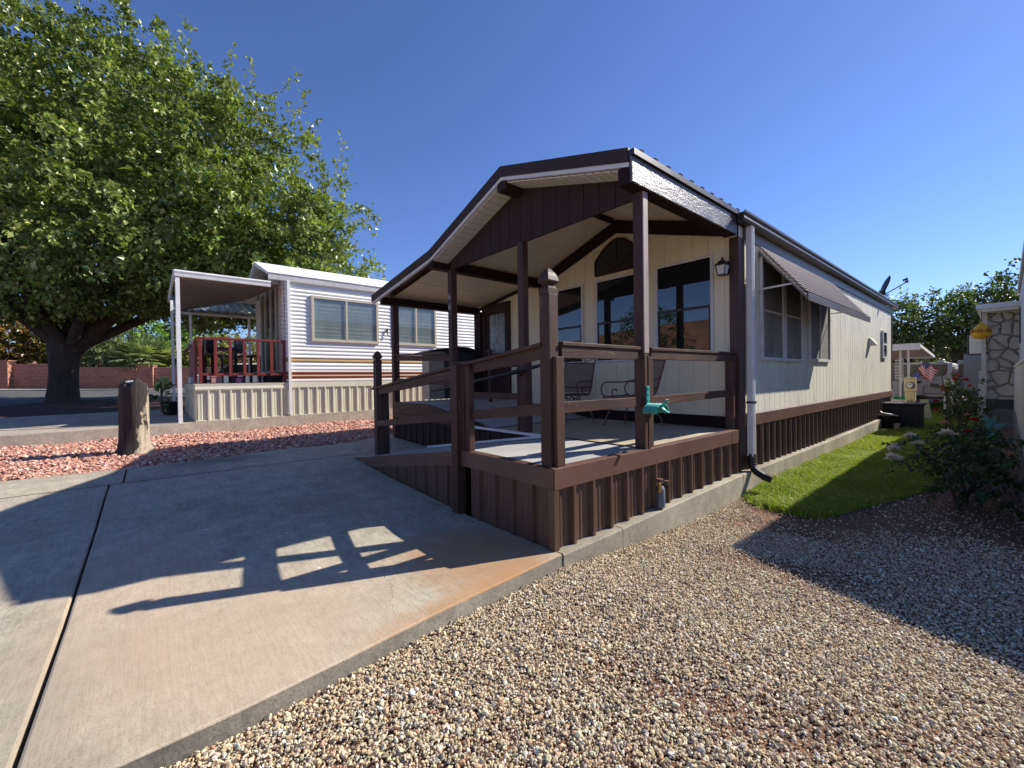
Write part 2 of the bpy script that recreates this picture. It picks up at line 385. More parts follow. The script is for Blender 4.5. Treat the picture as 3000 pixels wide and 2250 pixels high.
def spray_tone(n, per, s=.22): return np.repeat(np.exp(RNG.normal(0, s, n//per+1)), per)[:n, None]
GREENS = [(.055,.115,.018), (.075,.15,.022), (.04,.09,.016), (.11,.18,.03)]
def foliage(name, parent, lobes, dens, per, leaf, cols=GREENS, w=(4,4,3,2), **kw):
    zmin = kw.pop('zmin', None); P, T = spray_cloud(lobes, dens, per, leaf, **kw)
    if zmin is not None:
        kz = P[:, 2] > zmin + .25*vnoise(P[:, 0], P[:, 1], 1.5, 2); P, T = P[kz], T[kz]
    return leaves(name, P, T, leaf*RNG.uniform(.5, 1.3, len(P)), np.clip(palette(len(P), cols, w, .16)*spray_tone(len(P), per), .005, .6), m_leaf, parent)

# ------------------------------------------------------------------ terrain
def gx(x):   # ground height west of the driveway edge
    return float(np.interp(-x, [-9,0,1.1,2.77,3.9,5.3,8.94,13.5,21,34,36,60,90], [0,0,0,.07,.155,.19,.25,.52,.63,.95,1.08,1.1,1.1]))
def drive(x): return gx(x)
def yard(y): return float(np.interp(y, [-9,-2.3,0,.74,2.0,2.8,3.4,6,40], [-.06,-.055,-.08,-.135,-.185,-.19,-.15,-.14,-.14]))

# ------------------------------------------------------------------ the setting
xs = [-600,-300,-150,-90,-60,-50,-42,-38,-36,-34,-32,-30,-28,-26,-24,-22,-21,-20,-18,-16,-14.5,-13.5,-12,-10.5,-9.2,-8.95,-8.94,-8,-7,-6,-5.3,-4.6,-3.9,-3.3,-2.77,-2,-1.1,-.5,0,.02,.05,.3,.8,1.5,2.2,3,4,6,10,20,40,80,160,320,600]
ys = [-600,-300,-150,-80,-40,-25,-15,-9,-6,-4,-3,-2.3,-1.5,-.7,0,.4,.74,1.3,2,2.4,2.8,3.1,3.4,4.5,6,9,13,18,25,40,70,150,300,600]
def ground_z(x, y):
    if x >= .02: return yard(y)-.03
    return gx(x)-.07
vv = [(x, y, ground_z(x, y)) for y in ys for x in xs]; nx = len(xs)
ff = [(j*nx+i, j*nx+i+1, (j+1)*nx+i+1, (j+1)*nx+i) for j in range(len(ys)-1) for i in range(nx-1)]
struct(MB().add(vv, ff).build('ground', m_soil))

def sheet(name, left, right, mt, zf, lift=0, nx=14):
    """strip of ground between two polylines (x,y), draped on zf"""
    vs = []; n = len(left)
    for (a, b) in zip(left, right):
        for k in range(nx+1):
            t = k/nx; x = a[0]+(b[0]-a[0])*t; y = a[1]+(b[1]-a[1])*t; vs.append((x, y, zf(x, y)+lift))
    fs = [(j*(nx+1)+i, j*(nx+1)+i+1, (j+1)*(nx+1)+i+1, (j+1)*(nx+1)+i) for j in range(n-1) for i in range(nx)]
    return MB().add(vs, fs).build(name, mt)
DX = [.0,-1.1,-2,-2.77,-3.3,-3.9,-4.25]
def slab(name, xs_, y0, y1, mt, zf, th=.5, edge=None):
    mb = MB(); top = []
    yy = [y0+(y1-y0)*k/8 for k in range(9)]
    n = len(xs_)
    for y in yy:
        for i, x in enumerate(xs_):
            xx = edge(y) if (edge and i == 0) else x
            top.append((xx, y, zf(xx)))
    F = [(j*n+i, j*n+i+1, (j+1)*n+i+1, (j+1)*n+i) for j in range(8) for i in range(n-1)]
    o = len(top); bot = [(x, y, z-th) for x, y, z in top]
    per = [i for i in range(n)] + [j*n+n-1 for j in range(1, 9)] + [8*n+i for i in range(n-2, -1, -1)] + [j*n for j in range(7, 0, -1)]
    F += [(per[k], per[(k+1) % len(per)], per[(k+1) % len(per)]+o, per[k]+o) for k in range(len(per))]
    return struct(mb.add(top+bot, F).build(name, mt, bevel=.012, angle=60))
edge_x = lambda y: float(np.interp(y, [-9,-2.3,-1.84,-1.09,.03,3], [.24,.215,.2,.12,.05,.06]))
slab('driveway', DX, -2.565, .02, m_conc, drive, edge=edge_x)
slab('driveway', DX, -9, -2.58, m_conc, drive, edge=edge_x)
mb = MB(); ey = [-9,-2.581]; A_l = [(edge_x(y)+.004, y, -.006) for y in (-9,-6,-4,-3,-2.585)]; mb.strip(A_l, [(x+.01, y, z-.3) for x, y, z in A_l])
struct(mb.build('driveway_side', m_edge)); mb = MB(); A_l = [(edge_x(y)+.004, y, -.006) for y in (-2.56,-2,-1.5,-1,-.5,.015)]; mb.strip(A_l, [(x+.012, y, z-.3) for x, y, z in A_l]); struct(mb.build('driveway_side', m_edge))
DX2 = [-3.4,-3.9,-4.25]
slab('driveway', DX2, .024, 3.2, m_conc, drive)
# edge strip of the driveway with its curved border against the red rock
E_ = [(-5.24,-9),(-5.225,-3.513),(-5.165,-2.466)]; E2 = [(-5.165,-2.45),(-5.2,-1.913),(-5.236,-1.271),(-5.4,-.674),(-5.3,-.2),(-5.28,.1),(-5.3,.3),(-5.45,.7),(-5.62,1.0),(-5.74,1.327),(-5.8,2.2),(-5.8,3.2)]
for pl in (E_, E2):
    o = sheet('driveway_edge_strip', pl, [(-4.262, y) for x, y in pl], m_conc, lambda x, y: drive(x), .0, 6); struct(o)
    mb = MB(); A = [(x, y, drive(x)) for x, y in pl]; mb.strip(A, [(x, y, z-.3) for x, y, z in A]); 
    struct(mb.build('driveway_edge_face', m_conc))
# home footing
mb = MB(); fy = [.02,.74,1.5,2.4,3.24]; fz = [0,.012,.03,.05,.065]
def footing(yy, zz, name):
    n = len(yy); A = []; 
    for y, z in zip(yy, zz):
        A += [(-.25,y,-.5),(.065,y,-.5),(.065,y,z-.012),(.053,y,z),(-.25,y,z)]
    F = [(5*i+k, 5*i+(k+1) % 5, 5*i+5+(k+1) % 5, 5*i+5+k) for i in range(n-1) for k in range(5)] + [(4,3,2,1,0), tuple(5*(n-1)+k for k in range(5))]
    return struct(MB().add(A, F).build(name, m_foot))
footing([.024,.35,.735], [0,.005,.012], 'footing'); footing([.742,1.5,2.4,3.2], [.014,.035,.055,.068], 'footing')
footing([3.21,5,7.18], [.072,.07,.065], 'footing'); footing([7.19,9,11.4,13.9], [.066,.08,.1,.11], 'footing')
# neighbour pad, mulch bed, road
pad_z = lambda x, y=0: float(np.interp(-x, [8.95,13.6], [.44,.535])) + .011*min(4, max(-6, y+1.45))
mb = MB(); py = [-12,-6,-4,-2.6,-1.45,0,2.4,6,14]
xsq = [-8.95,-10.5,-12,-13.6]
vs = [(x, y, pad_z(x, y)) for y in py for x in xsq] ; n_ = len(vs); vs += [(x, y, z-.5) for x, y, z in vs]
fs = [(j*4+i, j*4+i+1, j*4+i+5, j*4+i+4) for j in range(len(py)-1) for i in range(3)]
fs += [(j*4, j*4+4, n_+j*4+4, n_+j*4) for j in range(len(py)-1)] + [(j*4+3, j*4+7, n_+j*4+7, n_+j*4+3) for j in range(len(py)-1)]
struct(mb.add(vs, fs).build('neighbour_pad', m_conc2))
near_edge = [(-15,-40),(-17,-12),(-19.3,-6),(-21.3,-5.35),(-22.6,-4.5),(-22.4,-3.2),(-21.8,-1.6),(-21.5,3),(-21,12),(-20,60)]
far_edge = [(-42,-40),(-36,-14),(-34.9,-8.9),(-34.4,-7.5),(-33.7,-6),(-33,-4.4),(-32.4,-3),(-31.4,1),(-29,12),(-22,60)]
zf = lambda x, y: gx(x)
struct(sheet('mulch_bed', [(-13.6,y) for x, y in near_edge], near_edge, m_mulch, zf, -.02))
struct(sheet('road', near_edge, far_edge, m_asph, zf, -.015))
back_edge = [(x-.55, y-.1) for x, y in far_edge]
struct(sheet('kerb', far_edge, back_edge, m_conc2, lambda x, y: gx(x)+.06, 0, 2))
mb = MB(); A = [(x, y, gx(x)+.06) for x, y in far_edge]; mb.strip(A, [(x, y, z-.2) for x, y, z in A]); struct(mb.build('kerb_face', m_conc2))
# hills behind the viewer (seen mirrored in the front windows) and round the horizon
def hill(name, c, rx, ry, h, seed):
    n = 40; vs = []
    for j in range(n+1):
        for i in range(n+1):
            u = i/n*2-1; v = j/n*2-1; d = max(0, 1-math.hypot(u, v))
            z = h*min(1, d*1.9)**1.2*(1+.16*float(vnoise(u*6, v*6, 1.3, seed))) - 1.2
            vs.append((c[0]+u*rx, c[1]+v*ry, z))
    fs = [(j*(n+1)+i, j*(n+1)+i+1, (j+1)*(n+1)+i+1, (j+1)*(n+1)+i) for j in range(n) for i in range(n)]
    return struct(MB().add(vs, fs).build(name, m_hill, smooth=True))
hill('hill', (-98,-172), 190, 75, 19, 1); hill('hill', (40,420), 500, 120, 26, 2); hill('hill', (-420,60), 160, 320, 24, 3)

# gravel, red rock, grass ------------------------------------------------------
def scatter(n, x0, x1, y0, y1): return RNG.uniform(x0, x1, n), RNG.uniform(y0, y1, n)
gy = np.array([0, .06,.5,1.0,1.5,2.0,2.3,4]); gyy = np.array([3.3,3.3,2.75,2.6,2.95,3.15,3.0,3.0])
x, y = scatter(265000, .02, 2.5, -3.1, 5.0)
ex = np.interp(y, [-9,-2.3,-1.84,-1.09,.03,3], [.24,.215,.2,.12,.05,.06]) + .012
lim = np.interp(x, gy[1:], gyy[1:]) + .25*vnoise(x, y, 3, 5)*.5
edge_f = np.clip((lim - y)/.55, 0, 1)
patch = np.clip(1.12 - 1.1*np.clip(vnoise(x, y, 2.6, 9)-.3, 0, 1.2), .22, 1)
patch *= 1 - .45*((x > 1.1) & (y > .9) & (y < 3.2) & (vnoise(x, y, 2, 3) > -.2))
keep = (x > ex) & (RNG.uniform(0, 1, len(x)) < np.maximum(edge_f**.8, .05)*patch*np.where((y < -3.2) | (x > 2.6), .55, 1.))
x, y = x[keep], y[keep]; n = len(x)
sz = np.clip(RNG.lognormal(math.log(.0064), .30, n), .0038, .017)
near_edge_b = np.clip((x - np.interp(y, [-9,-2.3,-1.84,-1.09,.03,3], [.24,.215,.2,.12,.05,.06]))/.05, 0, 1)
z = np.interp(y, [-9,-2.3,0,.74,2.0,2.8,3.4,6,40], [-.06,-.055,-.08,-.135,-.185,-.19,-.15,-.14,-.14]) - .028 + sz*.35 + np.abs(RNG.normal(0, .008, n))
cols = palette(n, [(.58,.47,.30),(.66,.57,.41),(.46,.35,.21),(.36,.31,.25),(.52,.39,.23),(.76,.70,.58),(.26,.2,.15),(.46,.27,.16)], [7,6,5,1.8,5,1.2,.9,.7])
tag(stones('gravel', np.stack([x, y, z], 1), sz, cols, m_stone), 'tan and grey pea gravel spread beside the concrete drive', 'gravel', kind='stuff')

x, y = scatter(52000, -8.94, -4.9, -6.5, 7)
eg = E_[:2] + E2; eyy = np.array([p[1] for p in eg]); exx = np.array([p[0] for p in eg])
keep = x < np.interp(y, eyy, exx) - .015
keep &= ~((y > 1.2) & (x > -5.5))
x, y = x[keep], y[keep]; n = len(x)
sz = np.clip(RNG.lognormal(math.log(.021), .3, n), .011, .042)
z = np.interp(-x, [3.9,5.3,8.94], [.155,.19,.25]) - .055 + sz*.4 + np.abs(RNG.normal(0, .013, n)) + .02*vnoise(x, y, 2, 4)
cols = palette(n, [(.52,.27,.195),(.62,.36,.265),(.44,.2,.14),(.68,.48,.39),(.34,.15,.11)], [5,4,4,1.6,2])
tag(stones('red_rock', np.stack([x, y, z], 1), sz, cols, m_rstone), 'red crushed rock strip between the two homes', 'landscape rock', kind='stuff')

def blades(name, x, y, z, h, cols, label):
    n = len(x); a = RNG.uniform(0, 6.28, n); w = RNG.uniform(.002, .0038, n)*1.4
    P = np.stack([x, y, z], 1); S = np.stack([np.cos(a), np.sin(a), 0*a], 1)*w[:, None]
    ln = np.stack([RNG.normal(0, .5, n), RNG.normal(0, .5, n), np.ones(n)], 1); L = ln*h[:, None]
    mid = P+L*.55+np.array([0, 0, .1])*h[:, None]
    V = np.stack([P-S, P+S, mid+S*.8, P+L*np.array([1.25,1.25,.95]), mid-S*.8], 1)
    b = np.arange(n)*5
    F = np.concatenate([np.stack([b, b+1, b+2], 1), np.stack([b, b+2, b+4], 1), np.stack([b+4, b+2, b+3], 1)])
    return tag(npmesh(name, V.reshape(-1, 3), F, np.repeat(cols, 5, 0), m_grass), label, 'grass', kind='stuff')
def in_lawn(x, y):
    wob = .06*vnoise(x, y, 9, 6) + RNG.normal(0, .045, len(x))
    lo = np.interp(x, [.0,.26,.65,.94,1.26,1.54,1.7], [3.35,2.95,2.88,3.0,3.9,5.0,16]) + wob
    hi = np.interp(y, [2.8,3.9,5.0,6.5,8,12,17], [.95,1.26,1.5,1.45,1.35,1.45,1.5]) + wob
    return (x > .075) & (y > lo) & (x < hi)
x1, y1 = scatter(170000, .06, 1.7, 2.8, 7.5); x2, y2 = scatter(60000, .06, 1.7, 7.5, 19)
x = np.concatenate([x1, x2]); y = np.concatenate([y1, y2]); k = in_lawn(x, y); x, y = x[k], y[k]; n = len(x)
gcol = palette(n, [(.26,.33,.04),(.34,.40,.06),(.18,.26,.03),(.46,.43,.16)], [5,4,3,1.5], .18)
blades('lawn', x, y, np.interp(y, [2.8,3.4,6,40], [-.19,-.15,-.14,-.14])-.03, RNG.uniform(.025, .085, n)*(1+.3*vnoise(x, y, 5, 8)), gcol, 'narrow green lawn strip along the home footing')
x, y = scatter(45000, -3.5, 6, 17.2, 28); n = len(x)
blades('lawn', x, y, np.full(n, -.17), RNG.uniform(.04, .1, n), palette(n, [(.17,.24,.03),(.22,.28,.045),(.12,.19,.025)], [5,4,4], .15), 'far patch of lawn beyond the meter pedestal')

# ------------------------------------------------------------------ the home
YF = 3.278; AP = -1.775
def roof_z(x):                                   # top of the porch roof and of the home roof
    if x >= AP: return 3.765 - (x-AP)*.296
    if x >= -3.47: return 3.765 - (AP-x)*.342
    return 3.185 - (-3.47-x)*.150
home = thing('park_model_home', 'cream and dark brown park model home with a gabled porch and ribbed brown skirting', 'mobile home', (-1.8, 8, .6))
fmY = lambda u, d, z: (u, YF-d, z)               # front wall coordinates: along, outward, up
fmX = lambda u, d, z: (d, u, z)
def bx(mb, fm, u0, u1, d0, d1, z0, z1):
    P = [fm(u, d, z) for z in (z0, z1) for (u, d) in ((u0,d0),(u1,d0),(u1,d1),(u0,d1))]
    return mb.add(P, [(0,3,2,1),(4,5,6,7),(0,1,5,4),(1,2,6,5),(2,3,7,6),(3,0,4,7)])
# grooved front wall
mb = MB(); pts = []
x = -5.25
while x < -.02:
    nxt = min(x+.2035, -.02)
    pts += [(x, 0), (nxt-.007, 0), (nxt-.005, -.007), (nxt-.001, -.007)]; x = nxt
pts.append((-.02, 0))
A = [(x, YF-d, .6) for x, d in pts]; B = [(x, YF-d, roof_z(x)-.085) for x, d in pts]
mb.strip(A, B); mb.build('front_wall', m_front, home)
# grooved side wall
mb = MB(); pts = []; y = YF
while y < 13.82:
    nxt = min(y+.2035, 13.82); pts += [(y, 0), (nxt-.014, 0), (nxt-.012, -.01), (nxt-.002, -.01)]; y = nxt
pts.append((13.82, 0))
mb.strip([(d, y, .74) for y, d in pts], [(d, y, 3.1) for y, d in pts]); mb.build('side_wall', m_side, home)
mb = MB(); mb.box(-5.25, -.03, YF+.02, 13.8, .2, 2.85); mb.prism([(-5.25,13.8,2.7),(-.03,13.8,2.7),(-.03,13.8,3.1),(AP,13.8,3.6),(-3.5,13.8,3.05)], (0,.02,0)); mb.build('rear_wall', m_side, home)
# roof skins
RT = .035
def roof_piece(mb, xa, xb, y0, y1, th=RT, dz=0):
    za, zb = roof_z(xa)+dz, roof_z(xb)+dz
    if xa == -3.47 and xb < -3.47: za = 3.185+dz
    mb.add([(xa,y0,za),(xb,y0,zb),(xb,y1,zb),(xa,y1,za),(xa,y0,za-th),(xb,y0,zb-th),(xb,y1,zb-th),(xa,y1,za-th)],
           [(0,1,2,3),(7,6,5,4),(0,4,5,1),(1,5,6,2),(2,6,7,3),(3,7,4,0)])
mb = MB(); roof_piece(mb, AP, .035, 1.005, 14.1); roof_piece(mb, -3.47, AP, 1.005, 14.1); roof_piece(mb, -5.66, -3.4701, 1.005, 14.1)
y = 1.12
while y < 14.1:                                  # standing ribs down both slopes
    for xa, xb in ((AP, .045), (-3.47, AP)):
        mb.beam((xa, y, roof_z(xa)+.012), (xb, y, roof_z(xb)+.012), .05, .03)
    y += .2286
mb.build('roof', m_rake, home)
# porch ceiling, ridge batten, soffit
mb = MB()
for xa, xb in ((AP, -.02), (-3.47, AP), (-5.58, -3.471)):
    roof_piece(mb, xa, xb, 1.3, YF, .02, -.066)
mb.build('porch_ceiling', m_ceil, home)
for x in (-.9, -2.65, -4.5): mb = MB(); roof_piece(mb, x-.012, x+.012, 1.3, YF, .006, -.0865); mb.build('ceiling_batten', m_ceil, home)
mb = MB(); mb.box(AP-.04, AP+.04, 1.28, YF-.1, 3.615, 3.672); mb.build('ridge_beam', m_beam, home)
mb = MB()
for xa, xb in ((AP, -.12), (-3.44, AP)):
    k = 0; L = xb-xa; n = int(abs(L)/.1)
    for i in range(n):
        u0 = xa+L*i/n; u1 = xa+L*(i+1)/n
        roof_piece(mb, u0+.0, u1-.012, 1.035, 1.285, .012, -.155)
mb.build('soffit', m_soff, home)
mb = MB()
for xa, xb in ((AP, -.12), (-3.44, AP)): roof_piece(mb, xa, xb, 1.035, 1.285, .006, -.146)
mb.build('soffit_backing', m_dark, home)
# rake trim: brown band and the white strip under it
mb = MB(); wb = MB()
for xa, xb in ((AP, -.012), (-3.47, AP), (-5.66, -3.47)):
    za, zb = roof_z(xa), roof_z(xb)
    if xb == -3.47: zb = 3.185
    mb.prism([(xa,.985,za+.015),(xb,.985,zb+.015),(xb,.985,zb-.108),(xa,.985,za-.108)], (0,.03,0))
    wb.prism([(xa,.998,za-.109),(xb,.998,zb-.109),(xb,.998,zb-.148),(xa,.998,za-.148)], (0,.04,0))
mb.build('rake_trim', m_rake, home); wb.build('white_rake_strip', m_white, home)
mb = MB(); mb.box(AP-.07, AP+.07, 1.0, 1.275, 3.5, 3.598); mb.build('ridge_beam_end', m_dark, home)
# gable panel of vertical boards
mb = MB(); x = -3.36
gb = lambda x: 2.94 if x > -3.30 else 2.94
while x < -.06:
    nxt = min(x+.2, -.06); a, b = x+.004, nxt-.004
    zt = lambda q: roof_z(q)-.166
    P = [(a, 1.285, 2.93), (b, 1.285, 2.93)] + ([(b, 1.285, zt(b)), (AP, 1.285, zt(AP)), (a, 1.285, zt(a))] if a < AP < b else [(b, 1.285, zt(b)), (a, 1.285, zt(a))])
    mb.prism(P, (0,.03,0)); x = nxt
P = [(-3.36,1.295,2.934),(-.06,1.295,2.934),(-.06,1.295,roof_z(-.06)-.17),(AP,1.295,roof_z(AP)-.17),(-3.36,1.295,roof_z(-3.36)-.17)]
mb.prism(P, (0,.015,0)); mb.build('gable_panel', m_dark, home)
# beams
mb = MB(); mb.box(-.13, -.0, 1.0, 3.2, 2.957, 3.115); mb.build('eave_beam', m_beam, home, bevel=.004)
MB().prism([(.001,.995,2.957),(.001,2.80,2.957),(.001,3.03,3.165),(.001,.985,3.175)], (.024,0,0)).build('eave_fascia_board', m_osb, home, bevel=.002)
MB().box(.001, .018, 2.815, 3.19, 2.96, 3.172).build('eave_fascia_end', m_frieze, home)
MB().box(-.02, .05, .985, 3.15, 3.180, 3.232).build('roof_edge_flashing', m_gut, home)
MB().box(-3.56, -3.42, 1.02, YF-.012, 2.935, 3.08).build('side_beam', m_beam, home, bevel=.004)
MB().box(-5.42, -5.30, 1.05, YF-.01, 2.67, 2.80).build('low_eave_beam', m_beam, home, bevel=.004)
mb = MB()                                        # dark trim along the top of the front wall
for xa, xb in ((AP, -.1), (-3.47, AP)):
    za, zb = roof_z(xa)-.10, roof_z(xb)-.10
    mb.prism([(xa,YF-.028,za),(xb,YF-.028,zb),(xb,YF-.028,zb-.19),(xa,YF-.028,za-.19)], (0,.026,0))
mb.prism([(-5.3,YF-.026,roof_z(-5.3)-.10),(-3.47,YF-.026,3.085),(-3.47,YF-.026,3.02),(-5.3,YF-.026,roof_z(-5.3)-.165)], (0,.024,0))
mb.build('wall_top_trim', m_beam, home)
MB().box(-4.25, -.1, YF-.03, YF-.002, .604, .752).build('wall_base_trim', m_beam, home)
# corner post, frieze, belly band, gutter, downspout
MB().box(-.1, .014, YF-.03, 3.425, .1, 2.955).build('corner_post', m_brown, home, bevel=.004)
MB().box(-5.42, -5.2, YF-.1, YF+.02, .6, 2.7).build('corner_post', m_beam, home, bevel=.004)
MB().box(.002, .022, 3.40, 13.84, 2.955, 3.10).build('frieze_board', m_frieze, home)
MB().box(-.01, .02, 13.821, 13.87, .6, 3.08).build('rear_corner_trim', m_brown, home)
for a, b in ((3.37, 5.74), (5.745, 9.0), (9.005, 11.6), (11.605, 13.85)):
    MB().prism([(.0,a,.622),(.022,a,.622),(.026,a,.77),(.012,a,.79),(.0,a,.79)], (0,b-a,0)).build('belly_band', m_fasc, home)
mb = MB(); prof = [(.03,3.10),(.10,3.10),(.118,3.13),(.112,3.165),(.132,3.19),(.132,3.218),(.122,3.218),(.118,3.2),(.036,3.2),(.036,3.225),(.03,3.225)]
mb.prism([(a, 3.15, z) for a, z in prof], (0,10.98,0)); mb.build('gutter', m_gut, home)
mb = MB(); mb.box(.026, .096, 3.43, 3.515, .26, 3.12)
for k in (-.022, 0, .022): mb.box(.096, .1, 3.472+k-.004, 3.472+k+.004, .27, 3.11)
mb.build('downspout', m_white, home, bevel=.006)
mb = MB(); mb.tube([(.062,3.47,.29),(.062,3.47,.2),(.075,3.46,.13),(.12,3.45,.075),(.21,3.44,.03),(.29,3.44,.008)], .047, 8)
for q in ((.062,3.47,.235),(.064,3.468,.2),(.07,3.465,.165),(.078,3.46,.13),(.095,3.455,.105)): mb.tube([q, (q[0]+.004,q[1],q[2]-.012)], .052, 8)
mb.build('downspout_elbow', m_blackp, home, bevel=.002)
MB().box(.02, .104, 3.418, 3.527, .915, .94).build('downspout_strap', m_black, home)
# skirting along the side
f0 = lambda t: .066
MB().rib((-.03, 3.36, 0), (0,1,0), (1,0,0), 10.46, lambda t: .068 if t < 3.8 else .085, lambda t: .63, flip=True).build('skirting', m_metal, home)

# windows -----------------------------------------------------------------
def window(fm, u0, u1, z0, z1, name='window', frame=m_whitew, fw=.035, glass=m_glass, sash=None, blind=m_blind, mull=None, nslat=None, room=None, sh=.015, d=.03, sashm=m_black, label=None):
    f = MB(); bx(f, fm, u0, u1, .002, d, z0, z0+fw); bx(f, fm, u0, u1, .002, d, z1-fw, z1); bx(f, fm, u0, u0+fw, .002, d, z0+fw, z1-fw); bx(f, fm, u1-fw, u1, .002, d, z0+fw, z1-fw)
    fo = f.build(name, frame, home_, bevel=.003)
    if label: fo['label'] = label
    b = MB(); bx(b, fm, u0+fw, u1-fw, .0015, .003, z0+fw, z1-fw); b.build('dark_room', room or m_inside, fo)
    n = nslat or int((z1-z0)/.026)
    sl = MB()
    for k in range(n):
        z = z0+fw+.01+(z1-z0-2*fw-.02)*k/n
        sl.add([fm(u0+fw+.01,.005,z), fm(u1-fw-.01,.005,z), fm(u1-fw-.01,.011,z+sh), fm(u0+fw+.01,.011,z+sh)], [(0,1,2,3)])
    sl.build('blind', blind, fo)
    g = MB(); g.add([fm(a_, d-.01, b_) for a_, b_ in ((u0+fw-.002,z0+fw-.002),(u1-fw+.002,z0+fw-.002),(u1-fw+.002,z1-fw+.002),(u0+fw-.002,z1-fw+.002))], [(0,1,2,3)]); g.build('pane', glass, fo)
    if sash is not None:
        s = MB(); bx(s, fm, u0+fw, u1-fw, d-.014, d-.001, sash-.018, sash+.018)
        for q in ((u0+fw, u0+fw+.022), (u1-fw-.022, u1-fw)): bx(s, fm, q[0], q[1], d-.014, d-.002, z0+fw, sash-.018)
        s.build('sash', sashm, fo)
    if mull:
        s = MB()
        for q in mull: bx(s, fm, q-.022, q+.022, d-.014, d+.003, z0+fw, z1-fw)
        s.build('mullion', frame, fo)
    return fo
home_ = home
window(fmY, -1.11, -.30, 1.50, 2.815, sash=2.16)
window(fmY, -2.17, -1.36, 1.50, 2.815, sash=2.12)
window(fmY, -3.2, -2.43, 1.50, 2.815, sash=2.12)
# arched accent window
prof = [(-2.168,2.89),(-1.35,2.89),(-1.35,3.11),(-1.47,3.24),(-1.62,3.355),(-1.74,3.385),(-1.86,3.36),(-2.02,3.26),(-2.168,3.115)]
aw = MB().prism([fmY(u, .003, z) for u, z in prof], (0,-.012,0)).build('arched_window', m_inside, home)
MB().add([fmY(u, .0175, z) for u, z in [(-1.76+(u+1.76)*.97, 3.1+(z-3.1)*.96) for u, z in prof]], [tuple(range(len(prof)))]).build('pane', m_glass, aw)
mb = MB()
for e in ((-2.1,3.19),(-1.76,3.375),(-1.42,3.19)): mb.beam(fmY(-1.76,.02,2.9), fmY(e[0],.02,e[1]), .012, .008, (0,-1,0))
for a, b in zip(prof, prof[1:]+prof[:1]): mb.beam(fmY(a[0],.016,a[1]), fmY(b[0],.016,b[1]), .03, .022, (0,-1,0))
mb.build('fan_bars', m_dark, aw)
# door
dr = thing('front_door', None, None, (-4.72, YF, .88)); dr.parent = home; dr.location = Vector((-4.72, YF, .88)) - Vector((-1.8, 8, .6))
mb = MB(); bx(mb, fmY, -5.2, -5.08, .002, .05, .86, 2.62); bx(mb, fmY, -4.42, -4.30, .002, .05, .86, 2.62); bx(mb, fmY, -5.2, -4.30, .002, .05, 2.62, 2.78); bx(mb, fmY, -5.22, -4.28, .002, .07, 2.781, 2.81)
mb.build('door_frame', m_dark, dr, bevel=.004)
mb = MB(); bx(mb, fmY, -5.075, -4.425, .002, .03, .87, 2.615)
for a, b, c, d_ in ((-4.98,-4.77,1.05,1.65),(-4.73,-4.5,1.05,1.65)): bx(mb, fmY, a, b, .03, .037, c, d_)
mb.build('door_leaf', m_dark, dr, bevel=.004)
mb = MB(); bx(mb, fmY, -4.94, -4.455, .031, .034, 1.8, 2.6); mb.build('door_glass', mat('textured_door_glass', (.17,.21,.20), .12, .3, 9, bmp=.5, bscale=30), dr)
mb = MB(); c = (-4.70, 2.18)
def came(*p):
    mb.tube([fmY(u, .038, z) for u, z in p], .0055, 5)
came((-4.70,2.37),(-4.64,2.18),(-4.70,1.99),(-4.76,2.18),(-4.70,2.37)); came((-4.70,2.37),(-4.70,2.6)); came((-4.70,1.99),(-4.70,1.8)); came((-4.64,2.18),(-4.455,2.18)); came((-4.76,2.18),(-4.94,2.18))
for s in (-1, 1):
    came((-4.70+s*.13,1.8),(-4.70+s*.13,1.93),(-4.70+s*.19,2.02),(-4.70+s*.19,2.02)); came((-4.70+s*.13,1.93),(-4.70+s*.07,2.02)); came((-4.70+s*.13,2.6),(-4.70+s*.13,2.46),(-4.70+s*.19,2.36)); came((-4.70+s*.13,2.46),(-4.70+s*.07,2.36),(-4.70+s*.07,2.3)); came((-4.70+s*.13,2.36),(-4.70+s*.13,2.0))
mb.build('leaded_bars', m_steel, dr)
MB().tube([fmY(-4.98,.04,1.75), fmY(-4.98,.09,1.75), fmY(-4.9,.095,1.75)], .012, 8).build('door_handle', m_black, dr)
# side windows with dusty screens
def screen_window(y0, y1, z0, z1, bars, cross=None):
    f = MB(); fw = .045
    bx(f, fmX, y0, y1, .002, .04, z0, z0+fw); bx(f, fmX, y0, y1, .002, .04, z1-fw, z1); bx(f, fmX, y0, y0+fw, .002, .04, z0+fw, z1-fw); bx(f, fmX, y1-fw, y1, .002, .04, z0+fw, z1-fw)
    o = f.build('screen_window', m_whitew, home, bevel=.003)
    g = MB(); bx(g, fmX, y0+fw, y1-fw, .002, .017, z0+fw, z1-fw); g.build('screen', m_screen, o)
    s = MB()
    for q in bars: bx(s, fmX, q-.014, q+.014, .017, .033, z0+fw, z1-fw)
    if cross: bx(s, fmX, y0+fw, y1-fw, .017, .031, cross-.013, cross+.013)
    if bars or cross: s.build('screen_bar', m_whitew, o)
screen_window(3.94, 4.80, 1.46, 2.83, [], 2.13); screen_window(4.835, 5.66, 1.46, 2.83, [], 2.14); screen_window(6.03, 7.27, 1.48, 2.83, [6.66])
window(fmX, 12.31, 12.86, 1.66, 2.39, sash=2.03, frame=m_white, fw=.05, sashm=m_white, d=.05, blind=m_curtain)
MB().add([(.002,10.72,2.10),(.002,10.98,2.10),(.002,10.98,1.93),(.002,10.72,1.93),(.03,10.74,2.12),(.03,10.96,2.12),(.15,10.94,1.95),(.15,10.76,1.95),(.15,10.94,1.93),(.15,10.76,1.93)],
         [(0,1,5,4),(4,5,6,7),(7,6,8,9),(0,4,7,9,3),(1,2,8,6,5),(3,9,8,2),(0,3,2,1)]).build('vent_hood', m_cream, home, bevel=.002)
